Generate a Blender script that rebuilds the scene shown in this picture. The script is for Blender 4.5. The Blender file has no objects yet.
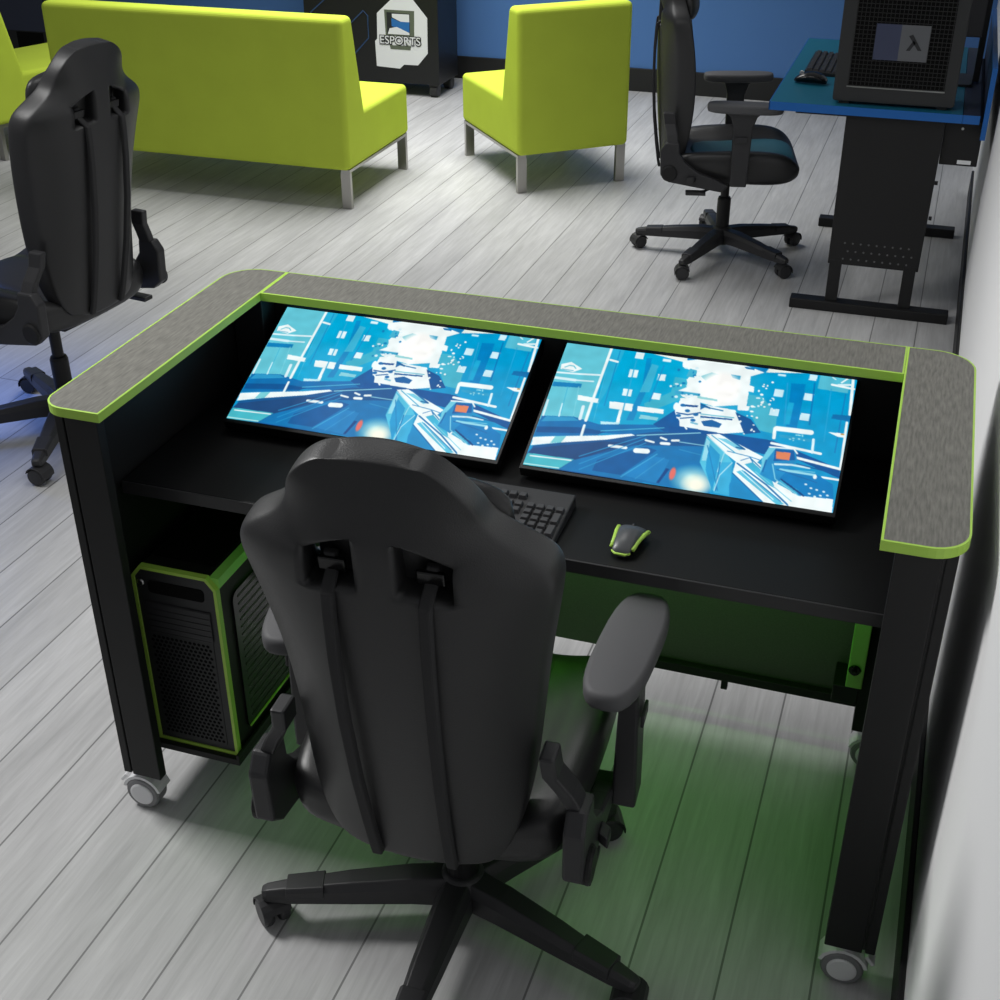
import bpy, bmesh, math, random
import numpy as np
from mathutils import Vector, Matrix
random.seed(7)
C = bpy.context.scene.collection
PI = math.pi
sc = bpy.context.scene
ROOM = -0.011            # the room runs a hair off the desk's own axes

# ------------------------------------------------------------ materials
def lin(c):
    c = c/255.0
    return c/12.92 if c <= 0.04045 else ((c+0.055)/1.055)**2.4
def rgb(r, g, b): return (lin(r), lin(g), lin(b), 1)

def mat(name, col, rough=0.5, metal=0.0, spec=0.5, bump=0.0, bscale=200.0, var=0.0, vscale=30.0,
        emis=None, estr=0.0, coat=0.0, sheen=0.0, stretch=None):
    m = bpy.data.materials.new(name); m.use_nodes = True
    nt = m.node_tree; b = nt.nodes['Principled BSDF']
    b.inputs['Base Color'].default_value = col
    b.inputs['Roughness'].default_value = rough
    b.inputs['Metallic'].default_value = metal
    b.inputs['Specular IOR Level'].default_value = spec
    if coat: b.inputs['Coat Weight'].default_value = coat
    if sheen: b.inputs['Sheen Weight'].default_value = sheen
    if emis:
        b.inputs['Emission Color'].default_value = emis; b.inputs['Emission Strength'].default_value = estr
    tc = nt.nodes.new('ShaderNodeTexCoord'); vec = tc.outputs['Object']
    if stretch:
        mp = nt.nodes.new('ShaderNodeMapping'); mp.inputs['Scale'].default_value = stretch
        nt.links.new(vec, mp.inputs['Vector']); vec = mp.outputs['Vector']
    if var:
        n = nt.nodes.new('ShaderNodeTexNoise'); n.inputs['Scale'].default_value = vscale; n.inputs['Detail'].default_value = 4
        nt.links.new(vec, n.inputs['Vector'])
        r = nt.nodes.new('ShaderNodeMapRange'); r.inputs['From Min'].default_value = .3; r.inputs['From Max'].default_value = .7
        r.inputs['To Min'].default_value = 1-var; r.inputs['To Max'].default_value = 1+var
        nt.links.new(n.outputs['Fac'], r.inputs['Value'])
        mx = nt.nodes.new('ShaderNodeVectorMath'); mx.operation = 'SCALE'
        mx.inputs[0].default_value = col[:3]; nt.links.new(r.outputs['Result'], mx.inputs['Scale'])
        nt.links.new(mx.outputs['Vector'], b.inputs['Base Color'])
    if bump:
        n2 = nt.nodes.new('ShaderNodeTexNoise'); n2.inputs['Scale'].default_value = bscale; n2.inputs['Detail'].default_value = 3
        nt.links.new(vec, n2.inputs['Vector'])
        bp = nt.nodes.new('ShaderNodeBump'); bp.inputs['Strength'].default_value = bump; bp.inputs['Distance'].default_value = .002
        nt.links.new(n2.outputs['Fac'], bp.inputs['Height']); nt.links.new(bp.outputs['Normal'], b.inputs['Normal'])
    return m

LEATHER = mat('black_leatherette', rgb(40,40,41), .42, spec=.5, bump=.25, bscale=420)
LEATHER2 = mat('black_leatherette_seat', rgb(36,36,37), .40, spec=.5, bump=.2, bscale=420)
TEAL_REFLECTION = mat('teal_reflection_tint', rgb(48,98,112), .45, bump=.2, bscale=420)  # teal tint stands in for blue light reflected on black leatherette
PLASTIC = mat('black_plastic', rgb(46,46,48), .45, spec=.4, bump=.1, bscale=900)
ARMPAD = mat('soft_armrest_rubber', rgb(84,84,86), .6, spec=.3, bump=.1, bscale=900)
STRAP = mat('black_webbing', rgb(52,52,53), .75, spec=.2, bump=.35, bscale=700)
CHROME = mat('brushed_chrome', (.42,.41,.39,1), .3, metal=1.0, bump=.05, bscale=300, stretch=(1,1,.05))
SATIN = mat('satin_steel', (.5,.5,.5,1), .3, metal=1.0)
LAMINATE = mat('grey_woven_laminate', rgb(107,106,100), .5, spec=.4, bump=.12, bscale=260, var=.3, vscale=240, stretch=(1,.12,1))
LAMINATE_X = mat('grey_woven_laminate_across', rgb(107,106,100), .5, spec=.4, bump=.12, bscale=260, var=.3, vscale=240, stretch=(1,.12,1))
LIME = mat('lime_edge_band', rgb(168,208,84), .42, spec=.4)
LIME_PAINT = mat('lime_painted_steel', rgb(150,220,100), .4)
BLACK = mat('matt_black_steel', rgb(24,24,25), .5, spec=.35, bump=.08, bscale=1200)
BLACKTOP = mat('black_laminate', rgb(15,15,16), .4, spec=.25)
GLOSS = mat('gloss_black', rgb(14,14,15), .18, spec=.5)
BEZEL = mat('screen_bezel_black', rgb(9,9,10), .35, spec=.3)
MODESTY = mat('dark_perforated_panel', rgb(92,96,88), .6, spec=.3, var=.1, vscale=300)
WHEELGREY = mat('grey_caster_tyre', rgb(128,128,130), .5)
WHEELWHITE = mat('light_caster_hub', rgb(226,226,228), .4)
FABRIC = mat('lime_upholstery', rgb(192,212,74), .85, spec=.1, bump=.25, bscale=500, var=.03, vscale=6)
KEY = mat('charcoal_key', rgb(58,58,60), .5, spec=.4)
KEYCASE = mat('keyboard_case', rgb(40,40,42), .45, spec=.4)
MOUSEG = mat('grey_mouse_shell', rgb(72,74,76), .38, spec=.5)
MESH = mat('pc_mesh_hole', rgb(7,7,7), .7, spec=.1)
CASEG = mat('charcoal_pc_case', rgb(44,45,46), .45, spec=.4)
GLASS_D = mat('dark_side_glass', rgb(14,18,14), .15, spec=.5)
BLUETOP = mat('teal_blue_laminate', rgb(30,104,128), .35, spec=.4)
BLUEEDGE = mat('blue_edge_band', rgb(14,92,168), .4)
BLUEWALL = mat('blue_wall_paint', rgb(84,126,186), .65, spec=.2, bump=.05, bscale=150)
WALLGREY = mat('light_grey_wall_paint', rgb(230,230,231), .7, spec=.2, bump=.08, bscale=160)
BASEB = mat('black_rubber_baseboard', rgb(24,24,25), .55)
CABINET = mat('black_cabinet', rgb(22,23,25), .4, spec=.4)
NAVY = mat('dark_navy_panel', rgb(38,45,66), .5)
BLUELINE = mat('blue_line_print', rgb(30,62,100), .5)
WHITEP = mat('white_decal', rgb(226,228,230), .5)
LOGOGREY = mat('logo_grey_green', rgb(92,100,84), .5)
LOGODARK = mat('logo_black', rgb(30,32,36), .5)
LOGOBLUE = mat('logo_blue', rgb(36,108,176), .5)
BADGE = mat('grey_badge', rgb(92,94,98), .4)
BADGEB = mat('blue_grey_badge', rgb(60,66,90), .35)
LED_G = mat('green_led_strip', rgb(60,200,40), .5, emis=(.1,1,.05,1), estr=1.5)

def floor_mat():
    m = bpy.data.materials.new('grey_plank_floor'); m.use_nodes = True
    nt = m.node_tree; N = nt.nodes; L = nt.links; b = N['Principled BSDF']
    tc = N.new('ShaderNodeTexCoord')
    mp = N.new('ShaderNodeMapping')      # planks run along Y: swap the axes for the brick pattern
    mp.inputs['Rotation'].default_value = (0, 0, PI/2 )
    mp.inputs['Location'].default_value = (27.0, 0.154+0.168*40, 0)
    L.new(tc.outputs['Object'], mp.inputs['Vector'])
    br = N.new('ShaderNodeTexBrick')
    br.offset = .37; br.offset_frequency = 2; br.squash = 1
    br.inputs['Scale'].default_value = 1.0
    br.inputs['Brick Width'].default_value = 40; br.inputs['Row Height'].default_value = .168
    br.inputs['Mortar Size'].default_value = .0026; br.inputs['Mortar Smooth'].default_value = .3
    br.inputs['Color1'].default_value = (.47,.47,.47,1); br.inputs['Color2'].default_value = (.54,.54,.54,1)
    br.inputs['Mortar'].default_value = (.2,.2,.2,1); br.inputs['Bias'].default_value = 0
    L.new(mp.outputs['Vector'], br.inputs['Vector'])
    mp2 = N.new('ShaderNodeMapping'); mp2.inputs['Scale'].default_value = (26, 1.6, 1)
    L.new(tc.outputs['Object'], mp2.inputs['Vector'])
    n1 = N.new('ShaderNodeTexNoise'); n1.inputs['Scale'].default_value = 2.2; n1.inputs['Detail'].default_value = 7; n1.inputs['Roughness'].default_value = .65
    n1.inputs['Distortion'].default_value = .6
    L.new(mp2.outputs['Vector'], n1.inputs['Vector'])
    mp3 = N.new('ShaderNodeMapping'); mp3.inputs['Scale'].default_value = (7, 1.3, 1)
    L.new(tc.outputs['Object'], mp3.inputs['Vector'])
    n2 = N.new('ShaderNodeTexNoise'); n2.inputs['Scale'].default_value = 1.6; n2.inputs['Detail'].default_value = 5
    L.new(mp3.outputs['Vector'], n2.inputs['Vector'])
    r1 = N.new('ShaderNodeMapRange'); r1.inputs['From Min'].default_value = .3; r1.inputs['From Max'].default_value = .7
    r1.inputs['To Min'].default_value = .86; r1.inputs['To Max'].default_value = 1.13
    L.new(n1.outputs['Fac'], r1.inputs['Value'])
    r2 = N.new('ShaderNodeMapRange'); r2.inputs['From Min'].default_value = .3; r2.inputs['From Max'].default_value = .7
    r2.inputs['To Min'].default_value = .9; r2.inputs['To Max'].default_value = 1.08
    L.new(n2.outputs['Fac'], r2.inputs['Value'])
    mu = N.new('ShaderNodeMath'); mu.operation = 'MULTIPLY'
    L.new(r1.outputs['Result'], mu.inputs[0]); L.new(r2.outputs['Result'], mu.inputs[1])
    vs = N.new('ShaderNodeVectorMath'); vs.operation = 'SCALE'
    L.new(br.outputs['Color'], vs.inputs[0]); L.new(mu.outputs['Value'], vs.inputs['Scale'])
    L.new(vs.outputs['Vector'], b.inputs['Base Color'])
    b.inputs['Roughness'].default_value = .46; b.inputs['Specular IOR Level'].default_value = .35
    bp = N.new('ShaderNodeBump'); bp.inputs['Strength'].default_value = .25; bp.inputs['Distance'].default_value = .002
    L.new(mu.outputs['Value'], bp.inputs['Height']); L.new(bp.outputs['Normal'], b.inputs['Normal'])
    return m
FLOOR = floor_mat()

# ------------------------------------------------------------ mesh helpers
def new(): return bmesh.new()
def obj(name, bm, m, parent=None, smooth=False, bevel=0.0, seg=2, subsurf=0):
    bmesh.ops.recalc_face_normals(bm, faces=bm.faces)
    me = bpy.data.meshes.new(name); bm.to_mesh(me); bm.free()
    ms = m if isinstance(m, (list, tuple)) else [m]
    for x in ms: me.materials.append(x)
    if smooth: me.polygons.foreach_set('use_smooth', [True]*len(me.polygons))
    o = bpy.data.objects.new(name, me); C.objects.link(o)
    if parent is not None: o.parent = parent
    if bevel:
        md = o.modifiers.new('bevel', 'BEVEL'); md.width = bevel; md.segments = seg; md.limit_method = 'ANGLE'; md.angle_limit = math.radians(35)
        md.harden_normals = False
    if subsurf:
        md = o.modifiers.new('sub', 'SUBSURF'); md.levels = subsurf; md.render_levels = subsurf
    return o
def box(bm, x0, x1, y0, y1, z0, z1, mi=0):
    v = [bm.verts.new(p) for p in ((x0,y0,z0),(x1,y0,z0),(x1,y1,z0),(x0,y1,z0),(x0,y0,z1),(x1,y0,z1),(x1,y1,z1),(x0,y1,z1))]
    fs = [bm.faces.new([v[i] for i in q]) for q in ((3,2,1,0),(4,5,6,7),(0,1,5,4),(1,2,6,5),(2,3,7,6),(3,0,4,7))]
    for f in fs: f.material_index = mi
    return v
def xf(verts, M):
    for v in verts: v.co = M @ v.co
def prism(bm, poly, a, b, axis='z', mi=0):
    def P(u, v, w):
        return {'z': (u,v,w), 'y': (u,w,v), 'x': (w,u,v)}[axis]
    A = [bm.verts.new(P(u,v,a)) for u,v in poly]; B = [bm.verts.new(P(u,v,b)) for u,v in poly]
    n = len(poly); fs = [bm.faces.new(A[::-1]), bm.faces.new(B)]
    for i in range(n): fs.append(bm.faces.new((A[i],A[(i+1)%n],B[(i+1)%n],B[i])))
    for f in fs: f.material_index = mi
    return A+B
def loft(bm, rings, cap=True, mi=0):
    R = [[bm.verts.new(p) for p in r] for r in rings]; n = len(R[0]); fs = []
    for i in range(len(R)-1):
        for j in range(n): fs.append(bm.faces.new((R[i][j],R[i][(j+1)%n],R[i+1][(j+1)%n],R[i+1][j])))
    if cap: fs.append(bm.faces.new(R[0][::-1])); fs.append(bm.faces.new(R[-1]))
    for f in fs: f.material_index = mi
    return [v for r in R for v in r]
def lathe(bm, prof, M=None, n=24, mi=0):
    """profile of (radius, height) about z, closed by caps"""
    rings = [[(r*math.cos(2*PI*k/n), r*math.sin(2*PI*k/n), z) for k in range(n)] for r, z in prof]
    vs = loft(bm, rings, True, mi)
    if M is not None: xf(vs, M)
    return vs
def tube(bm, pts, r, n=10, mi=0, flat=1.0):
    pts = [Vector(p) for p in pts]; rings = []; up = Vector((0,0,1))
    for i, p in enumerate(pts):
        t = (pts[min(i+1,len(pts)-1)] - pts[max(i-1,0)]).normalized()
        s = t.cross(up if abs(t.dot(up)) < .95 else Vector((0,1,0))).normalized(); w = s.cross(t)
        rings.append([p + r*(math.cos(2*PI*k/n)*s + flat*math.sin(2*PI*k/n)*w) for k in range(n)])
    return loft(bm, rings, True, mi)
def inset(poly, d):
    n = len(poly); out = []
    ar = sum(poly[i][0]*poly[(i+1)%n][1]-poly[(i+1)%n][0]*poly[i][1] for i in range(n))
    s = 1 if ar > 0 else -1
    for i in range(n):
        p, q, r = Vector(poly[i-1]), Vector(poly[i]), Vector(poly[(i+1)%n])
        e1, e2 = (q-p).normalized(), (r-q).normalized()
        n1, n2 = Vector((-e1.y,e1.x))*s, Vector((-e2.y,e2.x))*s
        m = (n1+n2).normalized(); out.append(tuple(q + m*d/max(.3, m.dot(n1))))
    return out
def arc(cx, cy, r, a0, a1, n=8):
    return [(cx+r*math.cos(math.radians(a0+(a1-a0)*k/n)), cy+r*math.sin(math.radians(a0+(a1-a0)*k/n))) for k in range(n+1)]
def rrect(x0, x1, y0, y1, r, n=5):
    return arc(x1-r,y1-r,r,0,90,n)+arc(x0+r,y1-r,r,90,180,n)+arc(x0+r,y0+r,r,180,270,n)+arc(x1-r,y0+r,r,270,360,n)
def thing(name, label, cat, loc=(0,0,0), rz=0.0, group=None):
    o = bpy.data.objects.new(name, None); C.objects.link(o)
    o.location = loc; o.rotation_euler = (0,0,rz); o.empty_display_size = .1
    o['label'] = label; o['category'] = cat
    if group: o['group'] = group
    return o
def tag(o, label, cat, group=None):
    o['label'] = label; o['category'] = cat
    if group: o['group'] = group
    return o
def struct(o): o['kind'] = 'structure'; return o
def dup(root, loc, rz, label, group=None):
    def cp(o, par):
        c = o.copy(); C.objects.link(c); c.parent = par
        for ch in kids[o.name]: cp(ch, c)
        return c
    kids = {}
    def walk(o):
        kids[o.name] = list(o.children)
        for ch in o.children: walk(ch)
    walk(root)
    r = cp(root, None); r.location = loc; r.rotation_euler = (0,0,rz); r['label'] = label
    if group: r['group'] = group
    return r

# ------------------------------------------------------------ camera
cd = bpy.data.cameras.new('camera'); cam = bpy.data.objects.new('camera', cd); C.objects.link(cam); sc.camera = cam
cd.sensor_width = 36; cd.sensor_height = 36; cd.sensor_fit = 'HORIZONTAL'; cd.lens = 36*1.2830136; cd.clip_start = .05
pt, yw, rl = .5310, -.3209, -.0030
fw = Vector((math.sin(yw)*math.cos(pt), math.cos(yw)*math.cos(pt), -math.sin(pt)))
rt = Vector((math.cos(yw), -math.sin(yw), 0)); up = rt.cross(fw)
r2 = rt*math.cos(rl)+up*math.sin(rl); u2 = -rt*math.sin(rl)+up*math.cos(rl)
M = Matrix.Identity(4)
for i in range(3): M[i][0] = r2[i]; M[i][1] = u2[i]; M[i][2] = -fw[i]
M.translation = Vector((.6436,-1.7050,2.0160)); cam.matrix_world = M

# ------------------------------------------------------------ the room
def room_pt(x, y): return (x*math.cos(ROOM)-y*math.sin(ROOM), x*math.sin(ROOM)+y*math.cos(ROOM))
WX = .842                 # right wall, in room axes
bm = new(); box(bm, -9, WX+.1, -3.5, 7.2, -.05, 0); fl = struct(obj('floor', bm, FLOOR)); fl.rotation_euler.z = ROOM
bm = new(); box(bm, WX, WX+.12, -3.5, 7.1, 0, 3.0); w = struct(obj('wall_right', bm, WALLGREY)); w.rotation_euler.z = ROOM
bm = new(); box(bm, -9, WX, 7.03, 7.15, 0, 3.0); w = struct(obj('wall_back', bm, BLUEWALL)); w.rotation_euler.z = ROOM
bm = new(); box(bm, WX-.012, WX, -3.5, 5.3, 0, .125); w = struct(obj('baseboard_right', bm, BASEB, bevel=.003)); w.rotation_euler.z = ROOM
bm = new(); box(bm, -9, WX-.012, 7.012, 7.03, 0, .15); w = struct(obj('baseboard_back', bm, BASEB, bevel=.003)); w.rotation_euler.z = ROOM

# ------------------------------------------------------------ main gaming desk
T = thing('gaming_desk', 'black gaming station with raised grey lime-edged U-shaped rim, on white casters, in the foreground', 'desk', (0,0,0))
H = 1.0; TH = .0175; D = .748; XO = .8; XI = .672; YB = .614
def rail(poly, long_axis):
    o = new(); ins = inset(poly, .0035)
    prism(o, ins, H-TH, H)
    r = obj('rim_panel', o, LAMINATE if long_axis == 'y' else LAMINATE_X, T)
    b = new(); n = len(poly)
    A = [b.verts.new((*p, H-TH)) for p in poly]; B = [b.verts.new((*p, H)) for p in poly]
    Ci = [b.verts.new((*p, H+.0004)) for p in ins]; Di = [b.verts.new((*p, H-TH)) for p in ins]
    for i in range(n):
        j = (i+1) % n
        b.faces.new((A[i],A[j],B[j],B[i])); b.faces.new((B[i],B[j],Ci[j],Ci[i])); b.faces.new((A[j],A[i],Di[i],Di[j])); b.faces.new((Di[j],Di[i],Ci[i],Ci[j]))
    e = obj('edge_band', b, LIME, r); e['label'] = 'lime green edge banding'
    return r
R1 = .075
left = [(-XI,0)] + [(-XI,D)] + arc(-XO+R1,D-R1,R1,90,180,8) + arc(-XO+.05,.05,.05,180,270,8)
rail(left, 'y')
right = [(XI,D),(XI,0)] + arc(XO-R1*.8,R1*.8,R1*.8,270,360,8) + arc(XO-R1,D-R1,R1,0,90,8)
rail(right, 'y')
rail([(-XI+.0006,YB),(XI-.0006,YB),(XI-.0006,D),(-XI+.0006,D)], 'x')
LZ = .105
for s in (-1, 1):
    k_ = .005 if s < 0 else 0
    def q(a, b): return (min(s*a,s*b)-k_, max(s*a,s*b)-k_)
    bm = new(); box(bm, *q(.696,.764), .028, .052, LZ, H-TH); obj('front_post', bm, BLACK, T, bevel=.002)
    bm = new(); box(bm, *q(.769,.787), .030, .720, LZ, H-TH); obj('side_panel', bm, BLACK, T, bevel=.002)
    bm = new(); box(bm, *q(.7635,.7695), .034, .05, LZ+.005, H-TH-.005); g = obj('groove_strip', bm, GLOSS, T)
    bm = new(); box(bm, *q(.690,.764), .655, .715, LZ, H-TH); obj('rear_post', bm, BLACK, T, bevel=.002)
    for y in (.06, .68):      # casters
        cx = .735 if s > 0 else -.764
        bm = new()
        lathe(bm, [(.016,0),(.016,.03)], Matrix.Translation((cx,y,LZ-.028)), 16, 0)
        # curved hood over the wheel
        rings = []
        for k in range(9):
            a = math.radians(15+150*k/8); rings.append([(cx-.022, y+.0, 0), ]*0 or [
                (cx+.047*math.cos(a), y-.02, .04+.047*math.sin(a)), (cx+.047*math.cos(a), y+.024, .04+.047*math.sin(a)),
                (cx+.040*math.cos(a), y+.024, .04+.040*math.sin(a)), (cx+.040*math.cos(a), y-.02, .04+.040*math.sin(a))])
        loft(bm, rings)
        c = obj('caster', bm, WHEELWHITE, T, smooth=False); c['label'] = 'light grey caster with locking tab'
        bm = new(); Mx = Matrix.Translation((cx,y,.04)) @ Matrix.Rotation(math.radians(90 - s*0),4,'X')
        lathe(bm, [(.028,-.02),(.036,-.02),(.040,-.015),(.040,.017),(.036,.022),(.028,.022)], Mx, 32)
        obj('wheel', bm, WHEELGREY, c, smooth=False, bevel=.001)
        bm = new(); lathe(bm, [(.024,-.0215),(.0275,-.020),(.0275,.024),(.024,.0255)], Mx, 32)
        obj('hub_cap', bm, WHEELWHITE, c)
        bm = new(); vs = box(bm, cx+s*.0-.012, cx+.012, y-.012, y+.016, -.004, .004)
        xf(vs, Matrix.Translation((s*.047, 0, .066)) @ Matrix.Translation((cx,y,0)) @ Matrix.Rotation(math.radians(s*50),4,'Y') @ Matrix.Translation((-cx,-y,0)))
        obj('brake_tab', bm, WHEELWHITE, c, bevel=.002)
TZ = .765
bm = new(); box(bm, -.7645, .7645, .158, .7, TZ-.026, TZ)
for f in list(bm.faces): pass
# notch round the posts: the shelf sits just behind them
shf = obj('keyboard_shelf', bm, BLACKTOP, T, bevel=.0025)
bm = new(); box(bm, -.7645, .7645, .1535, .1578, TZ-.0262, TZ+.0003); obj('front_edge_highlight', bm, mat('edge_highlight_grey', rgb(44,44,45), .35), shf, bevel=.0012)  # lighter grey strip painted in as the highlight along the shelf edge
bm = new(); box(bm, -.789, .787, .7205, .736, .56, H-TH); obj('back_panel', bm, BLACK, T, bevel=.002)
bm = new(); box(bm, -.690, .690, .684, .698, .186, TZ-.028)
obj('modesty_panel', bm, MODESTY, T)
bm = new(); box(bm, .16, .69, .655, .675, .172, .196); box(bm, .39, .405, .66, .675, .145, .172); obj('cross_bar', bm, BLACK, T, bevel=.002)
bm = new(); box(bm, .660, .694, .56, .653, .295, .47); gb = obj('mounting_bracket', bm, LIME_PAINT, T, bevel=.002); gb['label'] = 'lime green bracket'
bm = new(); lathe(bm, [(.011,-.004),(.013,.0),(.011,.004)], Matrix.Translation((.674,.556,.345)) @ Matrix.Rotation(PI/2,4,'X'), 16); lathe(bm, [(.005,0),(.005,.012)], Matrix.Translation((.674,.555,.345)) @ Matrix.Rotation(PI/2,4,'X'), 12)
obj('lock_knob', bm, GLOSS, gb)
bm = new(); box(bm, .635, .69, .575, .66, .24, .285); obj('power_box', bm, BLACK, T, bevel=.003)
bm = new(); box(bm, -.769, -.55, .105, .60, LZ+.018, LZ+.034); box(bm, -.769, -.764, .054, .6, LZ+.0, LZ+.10); box(bm, -.557, -.55, .105, .6, LZ+.034, LZ+.046)
obj('tower_shelf', bm, BLACK, T, bevel=.001)
bm = new(); box(bm, -.45, .60, .49, .515, TZ-.036, TZ-.027); ls = obj('led_strip', bm, LED_G, T); ls['label'] = 'green light strip under the shelf'

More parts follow.
